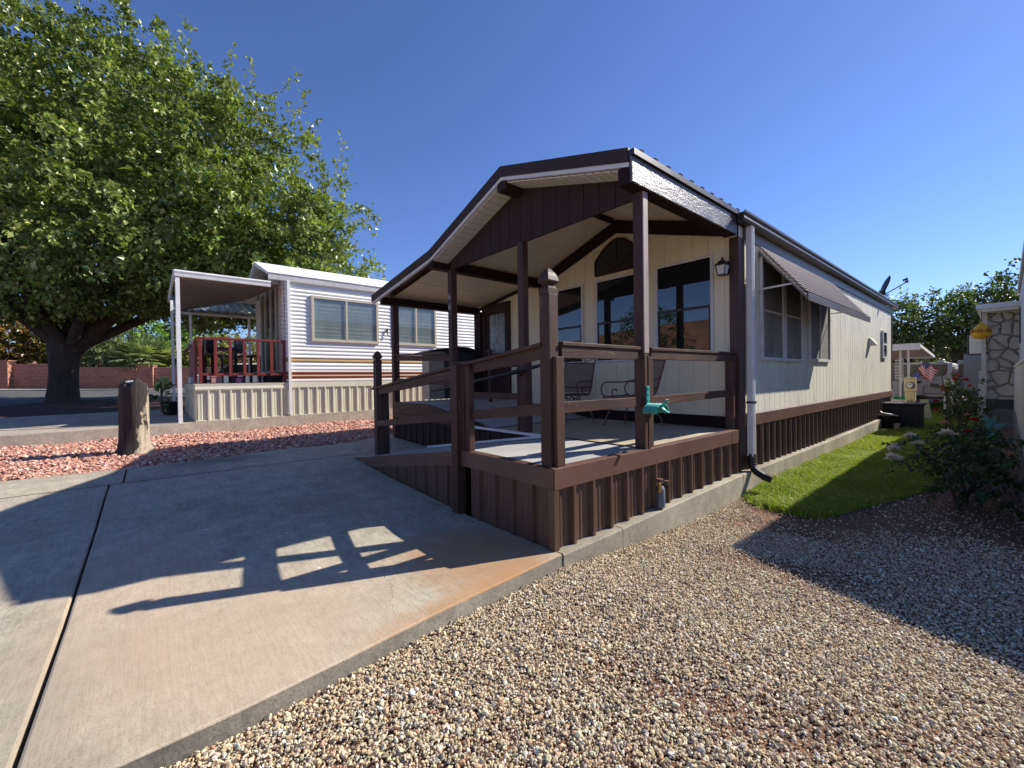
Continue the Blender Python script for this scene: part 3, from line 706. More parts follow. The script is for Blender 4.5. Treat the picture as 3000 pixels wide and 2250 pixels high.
# porch posts
def post(x0, x1, y0, y1, z0, z1, m=m_wood, par=None): return MB().box(x0, x1, y0, y1, z0, z1).build('porch_post', m, par or home, bevel=.004)
p3 = post(-.115, -.025, 1.2, 1.3, .606, 2.95)
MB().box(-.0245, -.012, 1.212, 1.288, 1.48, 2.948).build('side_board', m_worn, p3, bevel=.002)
p2 = post(-1.815, -1.715, 1.275, 1.365, .606, 2.94)
p1 = post(-3.43, -3.325, 1.275, 1.375, .70, 2.935)
p0 = post(-5.40, -5.29, 1.25, 1.36, .20, 2.67)
def text(s, size, loc, rot, m, name, parent=None, depth=.004):
    cu = bpy.data.curves.new(name, 'FONT'); cu.body = s; cu.size = size; cu.extrude = depth; cu.align_x = 'CENTER'; cu.align_y = 'CENTER'
    o = bpy.data.objects.new(name, cu); col.objects.link(o); bpy.context.view_layer.update()
    me = bpy.data.meshes.new_from_object(o.evaluated_get(bpy.context.evaluated_depsgraph_get())); bpy.data.objects.remove(o); bpy.data.curves.remove(cu)
    o = bpy.data.objects.new(name, me); col.objects.link(o); me.materials.clear(); me.materials.append(m)
    mw = Matrix.Translation(Vector(loc)) @ rot.to_4x4(); me.transform(mw)
    if parent is not None:
        off = Vector(parent['_w']); me.transform(Matrix.Translation(-off)); o.parent = parent; o['_w'] = tuple(off)
    return o
faceY = Matrix.Rotation(R(90), 3, 'X')
m_digit = mat('silver_digit', (.45,.44,.42), .35, .1, 9, metal=.5)
text('6', .13, (-3.375, 1.27, 2.52), faceY, m_digit, 'house_number', p1); text('6', .13, (-3.375, 1.27, 2.37), faceY, m_digit, 'house_number', p1)

# ------------------------------------------------------------------ the deck and ramp
deck = thing('wooden_deck', 'brown railed wooden deck with a wheelchair ramp and ribbed metal skirting', 'deck', (-1.5, 1.3, .02))
MB().add([(-5.2,1.262,.598),(-.03,1.262,.598),(-.03,YF-.03,.598),(-5.2,YF-.03,.598)], [(0,1,2,3)]).build('deck_floor', m_carpet, deck)
MB().box(-1.13, -.022, .025, 1.235, .55, .6).build('landing', m_ramp, deck)
MB().box(-1.0, -.05, 1.222, 1.262, .58, .607).build('threshold_strip', m_gut, deck)
rz = lambda x: .6 - (-1.13-x)*(.6-.172)/2.77         # ramp surface
mb = MB(); mb.add([(-1.13,.03,.6),(-3.95,.03,.166),(-3.95,1.2,.166),(-1.13,1.2,.6),(-1.13,.03,.56),(-3.95,.03,.12),(-3.95,1.2,.12),(-1.13,1.2,.56)], [(0,1,2,3),(7,6,5,4),(0,4,5,1),(1,5,6,2),(2,6,7,3),(3,7,4,0)])
mb.build('ramp', m_ramp, deck)
mb = MB(); mb.beam((-1.2,1.19,.615),(-3.97,1.19,.18), .02, .03); mb.build('ramp_edge_strip', m_white, deck)
mb = MB(); mb.box(-3.42, -1.3, 1.232, 1.262, .575, .606); mb.build('deck_edge_strip', m_white, deck)
# fascia: metal angle with a top flange
MB().prism([(.004,.0,.449),(.006,.0,.6),(-.05,.0,.612),(-.05,.0,.604),(-.004,.0,.594),(-.006,.0,.449)], (0,3.03,0)).build('fascia', m_fasc, deck, bevel=.0015)
MB().prism([(.006,3.034,.446),(.009,3.034,.6),(-.05,3.034,.614),(-.05,3.034,.6)], (0,.235,0)).build('fascia', m_fasc, deck)
MB().prism([(-.004,-.008,.455),(-.004,-.006,.598),(-.004,.05,.606),(-.004,.05,.598)], (-1.19,0,0)).build('fascia', m_fasc, deck)
mb = MB(); mb.prism([(-1.30,-.006,.578),(-3.97,-.006,.162),(-3.62,-.006,.09),(-3.2,-.006,.135),(-1.30,-.006,.446)], (0,.03,0)); mb.build('ramp_fascia', m_fasc, deck)
MB().rib((-.035, .03, 0), (0,1,0), (1,0,0), 3.22, lambda t: float(np.interp(t, [0,.7,1.5,2.4,3.2], [0,.012,.03,.05,.065])), lambda t: .452, flip=True).build('skirting', m_metal, deck)
MB().prism([(-.05,-.012,-.01),(.0,.0,-.01),(.0,.05,-.01),(-.05,.05,-.01)], (0,0,.46)).build('skirting_corner', m_metal, deck)
MB().rib((-.05, .022, 0), (-1,0,0), (0,-1,0), 1.03, lambda t: -.02, lambda t: .458, depth=.028).build('skirting', m_metal, deck)
MB().rib((-1.3, .03, 0), (-1,0,0), (0,-1,0), 2.35, lambda t: drive(-1.3-t)-.03, lambda t: .45-t*.156+.01, depth=.02).build('skirting', m_metal, deck)
# raised landing by the door and the front of the upper deck
MB().rib((-1.3, 1.262, 0), (-1,0,0), (0,-1,0), 3.95, lambda t: .0, lambda t: .6, depth=.02).build('skirting', m_dark, deck)
up = lambda x: .862 if x < -4.03 else max(.604, .862-(x+4.03)*.15)
mb = MB(); X = [-5.25,-4.03,-3.2,-2.35]
mb.strip([(x,1.25,up(x)) for x in X], [(x,YF-.03,up(x)) for x in X]); mb.build('door_ramp', m_ramp, deck)
mb = MB(); x = -5.25
while x < -2.6:
    nxt = x+.115; mb.prism([(x+.003,1.236,.66),(nxt-.003,1.236,.66),(nxt-.003,1.236,max(.664,up(nxt-.003)+.004)),(x+.003,1.236,max(.664,up(x+.003)+.004))], (0,.025,0)); x = nxt
mb.build('door_ramp_boards', m_woodh, deck)
MB().prism([(-5.27,1.22,.575),(-5.27,1.215,.655),(-5.27,1.235,.668),(-5.27,1.26,.668),(-5.27,1.26,.575)], (1.95,0,0)).build('upper_fascia', m_woodh, deck)
MB().rib((-5.255, 1.28, 0), (0,1,0), (-1,0,0), 1.95, lambda t: .15, lambda t: .66).build('skirting', m_dark, deck)

# posts
mb = MB(); mb.box(-.155, -.052, .022, .118, .604, 1.885); mb.box(-.0515, -.012, .05, .135, .604, 1.42)
newel = mb.build('newel_post', m_wood, deck, bevel=.003)
q4 = math.pi/4; s2 = math.sqrt(2)
def finial(c, s, z0, parent, m):
    pr = [(.052,0),(.052,.04),(.046,.046),(.030,.066),(.030,.07),(.055,.092),(.057,.1),(.05,.13),(.036,.16),(.016,.188),(.002,.2)]
    return MB().lathe((c[0], c[1], z0), [(r*s2*s, z*s) for r, z in pr], 4, q4).build('post_cap', m, parent)
finial((-.1035, .07), 1.0, 1.886, newel, m_wood)
mb = MB(); mb.box(-3.72, -3.62, .2, .285, .1, 1.5); mb.box(-3.619, -3.60, .215, .37, .17, 1.1); mb.box(-3.62, -3.585, .29, .37, .17, 1.1)
nl = mb.build('newel_post', m_wood, deck, bevel=.003); finial((-3.67, .243), .92, 1.501, nl, m_wood)
mb = MB(); mb.box(-1.295, -1.195, -.05, .045, -.02, 1.40)
for k, (a, b) in enumerate(((.0,.06),(.0,.062),(.0,.06))): mb.box(-1.1945+k*.045, -1.153+k*.045, a+.012*(k % 2), b, .602, 1.385)
mb.build('ramp_post', m_wood, deck, bevel=.003)
def rail(p, q, w, h, m=m_woodh, name='rail'): return MB().beam(p, q, w, h).build(name, m, deck, bevel=.003)
# right side
rail((-.075,.14,1.521),(-.075,1.178,1.521), .095, .028, name='rail_cap'); rail((-.06,.14,1.458),(-.06,1.16,1.465), .04, .09); rail((-.05,.137,1.04),(-.05,1.17,1.036), .04, .085)
rail((-.075,1.36,1.523),(-.075,3.25,1.535), .095, .028, name='rail_cap'); rail((-.06,1.37,1.468),(-.06,3.2,1.476), .04, .085); rail((-.05,1.36,1.036),(-.05,3.09,1.052), .04, .08)
mb = MB(); mb.box(-.024, .0, 1.19, 1.235, .606, 1.47); mb.box(-.023, .002, 1.25, 1.29, .606, 1.45); mb.box(-.115, -.022, 1.301, 1.37, .606, 1.44); mb.build('post_trim', m_wood, deck, bevel=.003)
mb = MB(); mb.box(-.115, -.02, 3.14, 3.24, .606, 1.5); mb.box(-.06,.0, 3.1, 3.14, .76, 1.44); mb.build('end_post', m_woodh, deck, bevel=.003)
# front and ramp
rail((-1.19,.05,1.40),(-.13,.05,1.515), .095, .028, name='rail_cap'); rail((-1.05,.06,1.372),(-.155,.06,1.455), .04, .095); rail((-1.06,.05,.935),(-.155,.05,1.03), .04, .085)
rail((-3.78,.235,1.145),(-1.19,.05,1.40), .095, .028, name='rail_cap'); rail((-3.62,.235,1.108),(-1.29,.045,1.325), .04, .09); rail((-3.6,.21,.66),(-1.29,.03,.91), .04, .078)
# porch rails at the back
rail((-5.32,1.29,1.735),(-3.43,1.29,1.66), .095, .028, name='rail_cap'); rail((-5.29,1.30,1.672),(-3.43,1.30,1.595), .04, .09); rail((-5.29,1.30,1.26),(-3.43,1.30,1.215), .04, .085)
rail((-3.36,1.29,1.513),(-1.7,1.29,1.513), .095, .028, name='rail_cap'); rail((-3.32,1.32,1.455),(-1.82,1.32,1.455), .04, .085); rail((-3.32,1.32,1.04),(-1.82,1.32,1.035), .04, .085)
mb = MB(); mb.box(-1.85, -1.816, 1.27, 1.365, .606, 1.49); mb.box(-1.7145, -1.67, 1.27, 1.365, .606, 1.49); mb.build('post_trim', m_woodh, deck, bevel=.003)
mb = MB(); mb.box(-3.324, -3.285, 1.28, 1.37, .72, 1.5); mb.build('post_trim', m_woodh, deck, bevel=.003)
mb = MB(); mb.tube([(-3.9,1.22,1.085),(-3.71,1.22,1.10),(-1.82,1.22,1.345),(-1.35,1.22,1.415)], .021, 10); mb.tube([(-1.9,1.22,1.335),(-1.74,1.22,1.356)], .029, 10)
for x, z in ((-3.37,1.146),(-1.76,1.352)): mb.tube([(x,1.22,z-.01),(x,1.275,z-.06)], .009, 6)
mb.build('handrail', m_black, deck, smooth=True)
mb = MB(); mb.box(-3.98, -3.93, 2.45, 2.5, .84, 1.76); mb.box(-4.01, -3.9, 2.42, 2.53, 1.761, 1.785); mb.build('door_rail_post', m_woodh, deck, bevel=.003)

# ------------------------------------------------------------------ things on and around the home
lan = thing('wall_lantern', 'black carriage lantern beside the right front window under the porch', 'lantern', (-.14, YF, 2.6))
c = (-.14, YF-.125)
MB().lathe((c[0],YF-.01,2.60), [(.055,-.08),(.06,0),(.055,.08)], 4, q4, 1, .15).build('wall_plate', m_black, lan)
MB().tube([(c[0],YF-.01,2.63),(c[0],YF-.05,2.68),(c[0],YF-.1,2.69),(c[0],YF-.125,2.665)], .009, 6).build('bracket', m_black, lan, smooth=True)
MB().lathe((*c,2.615), [(.098,0),(.1,.006),(.07,.025),(.05,.05),(.022,.064),(.014,.078),(.018,.09),(.002,.105)], 4, q4).build('lantern_roof', m_black, lan)
MB().lathe((*c,2.5), [(.056,.004),(.078,.112)], 4, q4).build('lantern_glass', m_lens, lan)
mb = MB()
for a in range(4):
    th = q4+a*math.pi/2; mb.tube([(c[0]+.058*math.cos(th),c[1]+.058*math.sin(th),2.5),(c[0]+.082*math.cos(th),c[1]+.082*math.sin(th),2.617)], .006, 5)
mb.lathe((*c,2.492), [(.064,0),(.064,.012)], 4, q4); mb.build('lantern_frame', m_black, lan)

awn = thing('window_awning', 'brown and white slatted metal awning over the side windows', 'awning', (0, 5.6, 2.6))
mb = MB(); ws = MB(); NS = 14
for k in range(NS):
    t0 = k/NS; t1 = (k+1.25)/NS
    p = lambda t, dz=0: (.03+.52*t, 2.925-.67*t+dz)
    (xa, za), (xb, zb) = p(t0, .0), p(t1, -.006)
    mb.prism([(xa-.018,3.86,za+.006),(xa+.024,3.86,za+.002),(xa+.026,3.86,za-.007),(xa+.022,3.86,za-.007),(xa+.020,3.86,za-.002),(xa-.018,3.86,za+.002)], (0,3.6,0))
MB().prism([(.02,3.875,2.885),(.54,3.875,2.215),(.535,3.875,2.21),(.015,3.875,2.88)], (0,3.57,0)).build('awning_sun_block', m_inside, awn)  # black sheet added under the slats to block sun and darken their gaps
mb.build('awning_slats', mat('brown_enamel_slats', (.40,.34,.31), .45, .15, 5), awn)
for yy in (3.90, 5.65, 7.42):
    mw = MB(); pl = []
    for k in range(NS+1):
        t = k/NS; x, z = .03+.52*t, 2.90-.67*t; pl.append((x, yy, z)); pl.append((x+.012, yy, z-.028))
    lo = [(x, yy, z-.05) for x, y, z in reversed(pl[::2])]
    mw.prism(pl + lo, (0,.012,0)); mw.build('awning_arm', m_whitew, awn)
MB().box(.553, .568, 3.86, 7.46, 2.165, 2.262).build('valance', m_frieze, awn, bevel=.002)
for yy in (3.885, 7.43):
    MB().beam((.003,yy,2.385),(.40,yy,2.40), .012, .022).build('strut', m_whitew, awn)

dish = thing('satellite_dish', 'grey satellite dish with a long feed arm on the roof edge', 'satellite dish', (-.1, 13.0, 3.22))
nrm = Vector((-.80,-.35,.30)).normalized()
dc = Vector((-.06,13.0,3.66)); a1 = Vector((.33,0,.94)); a1 = (a1 - nrm*a1.dot(nrm)).normalized(); a2 = nrm.cross(a1)
vs = []; fs = []
for i in range(7):
    r = i/6
    for k in range(24):
        th = 2*math.pi*k/24; vs.append(dc + a1*(.29*r*math.cos(th)) + a2*(.25*r*math.sin(th)) - nrm*(.05*(r*r)))
for i in range(6):
    for k in range(24): fs.append((i*24+k, i*24+(k+1) % 24, i*24+24+(k+1) % 24, i*24+24+k))
o = MB().add(vs, fs).build('reflector', m_dkgrey, dish, smooth=True); sm = o.modifiers.new('t', 'SOLIDIFY'); sm.thickness = .008
MB().tube([(.0,12.98,3.42),(.2,12.96,3.53),(.43,12.94,3.665)], .014, 8).build('feed_arm', m_dkgrey, dish)
mb = MB(); mb.box(.395, .46, 12.91, 12.97, 3.64, 3.69); mb.tube([(.44,12.94,3.68),(.43,12.94,3.77)], .016, 8); mb.tube([(.43,12.94,3.74),(.35,12.96,3.715)], .026, 10); mb.build('feed_horn', m_dkgrey, dish)
mb = MB(); mb.tube([(-.1,13.0,3.23),(-.1,13.0,3.42),(-.04,13.0,3.47)], .02, 8); mb.box(-.13,.0,12.95,13.05,3.40,3.50); mb.build('mount', m_dkgrey, dish)

hh = thing('hose_hanger', 'teal plastic hose hanger screwed to the porch post', 'hose hanger', (-.0, 1.235, 1.0))
mb = MB(); mb.box(.0035, .016, 1.20, 1.245, .985, 1.18)
for z in (1.155,1.10,1.05): mb.box(.016, .022, 1.213, 1.232, z-.008, z+.008)
mb.build('back_plate', m_teal, hh, bevel=.004)
mb = MB(); A = []
for i in range(11):                                # half-round ribbed saddle
    th = R(190-20*i); yy = 1.225+.10*math.cos(th); zz = .945+.075*math.sin(th); A.append((yy, zz))
for k in range(6):
    x0 = .016+k*.023; d = .006
    P = [[(x0, y, z) for y, z in A], [(x0+.004, y+(y-1.225)*.09, z+.005) for y, z in A], [(x0+.019, y+(y-1.225)*.10, z+.006) for y, z in A], [(x0+.023, y, z) for y, z in A]]
    for a, b in zip(P, P[1:]): mb.strip(a, b)
o = mb.build('saddle', m_teal, hh, smooth=True); sm = o.modifiers.new('t', 'SOLIDIFY'); sm.thickness = .004
mb = MB(); mb.prism([(.145,1.19,1.0),(.152,1.19,.985),(.205,1.2,1.06),(.194,1.2,1.064)], (0,.045,0)); mb.prism([(.145,1.19,1.0),(.152,1.19,.985),(.215,1.2,.95),(.21,1.2,.942)], (0,.045,0)); mb.build('horn', m_teal, hh, bevel=.002)

fb = thing('water_spigot', 'grey insulated water spigot with brass valves in front of the ribbed skirting', 'spigot', (.03, 1.38, .05))
MB().lathe((.03,1.385,.048), [(.04,0),(.042,.01),(.042,.16),(.03,.195),(.022,.2)], 10).build('insulated_cover', mat('slate_grey_foam', (.10,.115,.135), .6, .2, 12), fb, smooth=True)
mb = MB(); mb.tube([(.03,1.385,.24),(.03,1.385,.3),(.0,1.385,.3)], .014, 8); mb.tube([(.03,1.40,.265),(.05,1.44,.275),(.06,1.455,.25)], .012, 8); mb.build('pipe', m_dkgrey, fb, smooth=True)
mb = MB(); mb.tube([(.03,1.37,.27),(.05,1.335,.265),(.06,1.325,.215)], .014, 8); mb.lathe((.055,1.33,.2), [(.018,0),(.02,.02),(.016,.03)], 10); mb.build('brass_valve', mat('brass', (.45,.24,.05), .35, .2, 9, metal=.8), fb, smooth=True)
mb = MB(); mb.lathe((.04,1.36,.305), [(.03,0),(.033,.006),(.03,.012)], 8); mb.lathe((.055,1.45,.275), [(.024,0),(.026,.006),(.024,.012)], 8); mb.build('valve_wheel', mat('rusty_valve_wheel', (.12,.04,.025), .7, .3, 20), fb)

# wrought iron spring chairs
m_mesh = None
def mesh_mat():
    m, nt, b = nodes('woven_iron_mesh'); b.inputs['Base Color'].default_value = (.12,.055,.05,1); b.inputs['Roughness'].default_value = .45
    out = nt.nodes['Material Output']; tr = N(nt, 'ShaderNodeBsdfTransparent'); v = mapped(nt)
    wv = N(nt, 'ShaderNodeTexWave', Scale=32); wv.bands_direction = 'Z'; nt.links.new(v, wv.inputs['Vector'])
    rr = ramp(nt, wv.outputs['Fac'], [(.12, (.25,.25,.25)), (.4, (1,1,1))]); mx = N(nt, 'ShaderNodeMixShader')
    nt.links.new(rr, mx.inputs[0]); nt.links.new(tr.outputs[0], mx.inputs[1]); nt.links.new(b.outputs[0], mx.inputs[2]); nt.links.new(mx.outputs[0], out.inputs[0]); return m
m_mesh = mesh_mat()
def arc(cx, cz, r, a0, a1, n=10): return [(cx+r*math.cos(R(a0+(a1-a0)*i/n)), cz+r*math.sin(R(a0+(a1-a0)*i/n))) for i in range(n+1)]
def make_chair(loc, rot, label):
    t = thing('spring_patio_chair', label, 'chair', (0,0,0), 'iron spring chairs on the porch')
    W = .24; sz_ = .40
    bp = lambda s: (-.22-.17*s, sz_+.03+.56*s)          # back line: x, z for s 0..1 (chair faces +x)
    def tubes(name, lst, r=.009): 
        m = MB()
        for p in lst: m.tube(p, r, 7)
        return m.build(name, m_wrought, t, smooth=True)
    side = lambda y: [(.27,y,sz_-.03),(.29,y,sz_),(.26,y,sz_+.012)] + [(.26-.4*i/6,y,sz_+.012-.03*math.sin(math.pi*i/6)) for i in range(1,6)] + [(-.16,y,sz_),(-.2,y,sz_+.03)] + [(bp(s)[0],y,bp(s)[1]) for s in (.1,.3,.6,.9,.97)]
    top = [(bp(.97)[0],-W,bp(.97)[1]),(bp(1)[0],-W+.04,bp(1)[1]),(bp(1.0)[0],W-.04,bp(1.0)[1]),(bp(.97)[0],W,bp(.97)[1])]
    tubes('frame', [side(-W), side(W), top, [(.28,-W,sz_),(.28,W,sz_)], [(bp(.8)[0],-W,bp(.8)[1]),(bp(.8)[0],W,bp(.8)[1])], [(bp(.16)[0],-W,bp(.16)[1]),(bp(.16)[0],W,bp(.16)[1])]], .0105)
    MB().strip([(bp(s)[0],-W,bp(s)[1]) for s in (.02,.2,.4,.6,.8)], [(bp(s)[0],W,bp(s)[1]) for s in (.02,.2,.4,.6,.8)]).build('backrest', m_mesh, t)
    MB().strip([(x,-W,z) for x, z in ((.28,sz_),(.2,sz_+.004),(.05,sz_-.02),(-.1,sz_-.02),(-.2,sz_+.03))], [(x,W,z) for x, z in ((.28,sz_),(.2,sz_+.004),(.05,sz_-.02),(-.1,sz_-.02),(-.2,sz_+.03))]).build('seat', m_mesh, t)
    sc_ = []
    for sgn in (-1, 1):
        pts = []
        for i in range(15):
            th = R(20*i); r = .052*(1-i/19); y = sgn*(.10+r*math.cos(th)); s = .9+ r*math.sin(th)/.58
            pts.append((bp(s)[0], y, bp(s)[1]))
        sc_.append(pts); sc_.append([(bp(.81)[0],0,bp(.81)[1]),(bp(.9)[0],sgn*.03,bp(.9)[1]),(bp(.985)[0],sgn*.09,bp(.985)[1])]); sc_.append([(bp(.82)[0],sgn*.05,bp(.82)[1]),(bp(.87)[0],sgn*.16,bp(.87)[1]),(bp(.93)[0],sgn*.22,bp(.93)[1])])
    tubes('back_scroll', sc_, .006)
    for sgn in (-1, 1):
        y = sgn*(W+.035)
        fr = [(x, y, z) for x, z in arc(.2, sz_+.1, .1, -120, 90, 12)]
        tubes('armrest', [[(bp(.42)[0],sgn*W,bp(.42)[1]),(-.2,y,sz_+.22),(-.05,y,sz_+.2)] + fr[::-1], [(x,y,z) for x, z in arc(.08, sz_+.06, .045, -80, 150, 8)]], .0095)
    tubes('leg', [[(-.02,-.05,sz_-.05)] + [(-.02+.30*math.sin(R(a)), -.05-.19*math.sin(R(a)), sz_-.05-.35*(1-math.cos(R(a)))) for a in (25,50,75,90)]], .0095)
    tubes('leg', [[(-.02,.05,sz_-.05)] + [(-.02+.30*math.sin(R(a)), .05+.19*math.sin(R(a)), sz_-.05-.35*(1-math.cos(R(a)))) for a in (25,50,75,90)]], .0095)
    tubes('leg', [[(.0,-.05,sz_-.05)] + [(.0-.32*math.sin(R(a)), -.05-.17*math.sin(R(a)), sz_-.05-.35*(1-math.cos(R(a)))) for a in (25,50,75,90)]], .0095)
    tubes('leg', [[(.0,.05,sz_-.05)] + [(.0-.32*math.sin(R(a)), .05+.17*math.sin(R(a)), sz_-.05-.35*(1-math.cos(R(a)))) for a in (25,50,75,90)]], .0095)
    ring = [(-.17+.05*math.cos(R(a)), 0, sz_-.07+.05*math.sin(R(a))) for a in range(0, 361, 24)]
    tubes('spring', [[(x, y-.06, z) for x, y, z in ring], [(x, y+.06, z) for x, y, z in ring], [(-.12,-.06,sz_-.07),(.1,-.06,sz_-.03)], [(-.12,.06,sz_-.07),(.1,.06,sz_-.03)]], .009)
    t.location = loc; t.rotation_euler = (0,0,rot); return t
ch1 = make_chair((-2.33, 2.80, .6), R(158), 'maroon iron spring chair by the left front window, beyond the tall newel post')
ch2 = ch1.copy(); col.objects.link(ch2); ch2.location = (-1.17, 2.74, .6); ch2.rotation_euler = (0,0,R(180)); ch2['label'] = 'maroon iron spring chair nearest the porch post with the hose hanger'
for c_ in list(ch1.children):
    d_ = c_.copy(); col.objects.link(d_); d_.parent = ch2

cab = thing('storage_cabinet', 'beige plastic storage cabinet with a dark roof at the left end of the porch', 'storage cabinet', (-5.2, 2.7, .86))
mb = MB(); mb.box(-5.7, -5.42, 2.05, 2.40, .87, 1.84)
for k in range(8): mb.box(-5.42, -5.414, 2.05, 2.40, .88+k*.12, .985+k*.12)
mb.build('side_panel', mat('beige_resin', (.42,.38,.29), .5, .1, 4), cab)
MB().box(-5.9, -5.43, 2.41, 3.22, .87, 1.86).build('cabinet_door', m_dkgrey, cab, bevel=.01)
MB().prism([(-5.38,1.97,1.82),(-5.38,2.3,1.90),(-5.38,2.75,1.955),(-5.38,3.0,1.95),(-5.38,3.24,1.90),(-5.38,3.24,1.85),(-5.38,2.3,1.85),(-5.38,1.97,1.80)], (-.5,0,0)).build('cabinet_roof', m_blackp, cab)

# ------------------------------------------------------------------ the white neighbouring home
nb = thing('neighbour_mobile_home', 'white lap sided mobile home with tan and rust stripes and a covered red railed porch', 'mobile home', (-10.8, 4, .44))
def lap_mat():
    m, nt, b = nodes('white_aluminium_siding'); tc = N(nt, 'ShaderNodeTexCoord'); sp = N(nt, 'ShaderNodeSeparateXYZ'); nt.links.new(tc.outputs['Object'], sp.inputs[0])
    mr = N(nt, 'ShaderNodeMapRange'); mr.inputs['From Min'].default_value = .8; mr.inputs['From Max'].default_value = 1.8; nt.links.new(sp.outputs['Z'], mr.inputs['Value'])
    r = N(nt, 'ShaderNodeValToRGB'); r.color_ramp.interpolation = 'CONSTANT'; el = r.color_ramp.elements
    W = (.84,.835,.80,1); T = (.42,.27,.10,1); O = (.26,.105,.045,1)
    st = [(0, W), (.085, O), (.165, W), (.175, O), (.27, W), (.50, T), (.60, W)]
    while len(el) < len(st): el.new(.5)
    for e, (p, c) in zip(el, st): e.position = p; e.color = c
    nt.links.new(mr.outputs[0], r.inputs[0])
    c = mixc(nt, .35, r.outputs[0], ramp(nt, noise(nt, mapped(nt, (1,.3,1)), 5, 5), [(.3, (.75,.73,.68)), (.6, (1,1,1))]), 'MULTIPLY')
    nt.links.new(c, b.inputs['Base Color']); b.inputs['Roughness'].default_value = .38; return m
m_lap = lap_mat(); m_win = mat('almond_window_frame', (.50,.44,.33), .5, .08, 4)
def lap_wall(mb, xp, y0, y1, z0, z1, sx=1, pitch=.094):
    pts = []; z = z0
    while z < z1:
        for a, d in ((0,.0),(.004,.018),(.03,.026),(.06,.018),(.084,.003)):
            if z+a < z1: pts.append((z+a, d))
        z += pitch
    mb.strip([(xp+sx*d, y0, zz) for zz, d in pts], [(xp+sx*d, y1, zz) for zz, d in pts])
mb = MB(); lap_wall(mb, -9.02, .24, 12.4, 1.27, 3.70); mb.build('side_wall', m_lap, nb)
mb = MB()
for a, b in ((-9.34,-9.03), (-12.6,-11.66)):
    pts = []; z = 1.27
    while z < 4.3:
        for q, d in ((0,.0),(.006,.014),(.03,.019),(.06,.014),(.084,.003)):
            pts.append((z+q, d))
        z += .094
    zt = lambda x: min(4.42, 3.70+(1.8-abs(x+10.8))*.34)
    pts = [p for p in pts if p[0] < zt(a if a < -10.8 else b)]
    mb.strip([(a, .25-d, z) for z, d in pts], [(b, .25-d, z) for z, d in pts])
mb.build('front_wall', m_lap, nb)
MB().box(-12.58, -9.04, .27, 12.3, 1.2, 3.75).build('core_wall', m_inside, nb)
mb = MB()
mb.add([(-8.93,-.08,3.79),(-10.8,-.08,4.46),(-12.67,-.08,3.79),(-8.93,12.5,3.79),(-10.8,12.5,4.46),(-12.67,12.5,3.79),(-8.93,-.08,3.73),(-10.8,-.08,4.36),(-12.67,-.08,3.73),(-8.93,12.5,3.73),(-10.8,12.5,4.36),(-12.67,12.5,3.73)],
       [(0,1,4,3),(1,2,5,4),(6,9,10,7),(7,10,11,8),(0,3,9,6),(2,8,11,5),(0,6,7,1),(1,7,8,2)])
mb.build('roof', m_roof, nb)
MB().prism([(-8.99,-.1,3.645),(-8.94,-.1,3.66),(-8.92,-.1,3.76),(-8.9,-.1,3.80),(-8.93,-.1,3.83),(-8.99,-.1,3.80)], (0,12.6,0)).build('eave_trim', m_white, nb)
# porch: deck, skirting, roof
MB().box(-12.6, -9.02, -1.48, .24, 1.2, 1.262).build('porch_floor', m_dark, nb)
mb = MB(); mb.prism([(-9.0,-1.5,1.10),(-8.975,-1.5,1.10),(-8.965,-1.5,1.13),(-8.975,-1.5,1.19),(-8.965,-1.5,1.25),(-9.0,-1.5,1.25)], (0,1.78,0)); mb.box(-12.6, -9.0, -1.52, -1.5, 1.1, 1.25); mb.build('porch_band', m_cream, nb)
for a, b in ((.36,1.95), (1.955,6.2), (6.21,12.4)): MB().box(-9.01, -8.975, a, b, 1.13, 1.262).build('belly_band', m_cream, nb)
MB().rib((-9.01,-1.46,0), (0,1,0), (1,0,0), 1.76, lambda t: pad_z(-9, -1.46+t)+.0, lambda t: 1.11, pitch=.2, flip=True).build('skirting', m_cream, nb)
MB().rib((-9.01,.33,0), (0,1,0), (1,0,0), 12, lambda t: pad_z(-9, .33+t)+.0, lambda t: 1.14, pitch=.2, flip=True).build('skirting', m_cream, nb)
MB().rib((-9.01,-1.47,0), (-1,0,0), (0,-1,0), 3.55, lambda t: pad_z(-9-t, -1.47), lambda t: 1.11, pitch=.2).build('skirting', m_cream, nb)
MB().box(-9.0, -8.982, -1.5, 12.2, .45, .475).build('base_trim', m_cream, nb)
mb = MB(); mb.add([(-8.97,-1.78,3.465),(-8.97,.2,3.56),(-12.75,-1.6,3.26),(-12.75,.0,3.72)], [(0,1,3,2)]); mb.build('porch_ceiling', mat('porch_ceiling_panel', (.34,.28,.22), .6, .06, 3), nb)
mb = MB(); mb.prism([(-8.98,-1.8,3.465),(-8.95,-1.8,3.475),(-8.945,-1.8,3.53),(-8.93,-1.8,3.575),(-8.94,-1.8,3.605),(-8.98,-1.8,3.605)], (0,1.75,0)); mb.box(-12.5,-8.98,-1.82,-1.79,3.44,3.605); mb.build('porch_roof', m_white, nb)
mb = MB(); k = 0                                      # ribbed patio awning on the far side
A = []; B = []
for i in range(0, 60):
    y = -1.75+i*.05; d = .035 if i % 4 in (1, 2) else 0
    A.append((-12.62, y, 3.25+d)); B.append((-14.6, y, 3.98+d))
mb.strip(A, B); mb.build('patio_awning', m_whitew, nb)
MB().box(-12.66, -12.58, -1.7, .6, 3.17, 3.24).build('awning_beam', m_whitew, nb)
for (x, y, a) in ((-9.0,-1.75,.035), (-9.35,-1.75,.03), (-12.6,-1.34,.03), (-12.6,.06,.03), (-12.6,.45,.03), (-12.2,-1.75,.03)):
    MB().box(x-a, x+a, y-a, y+a, pad_z(x, y), 3.46 if x > -12.3 else 3.2).build('porch_post', m_white, nb)
MB().box(-8.985, -8.925, .285, .345, .5, 3.66).build('downspout', m_white, nb)
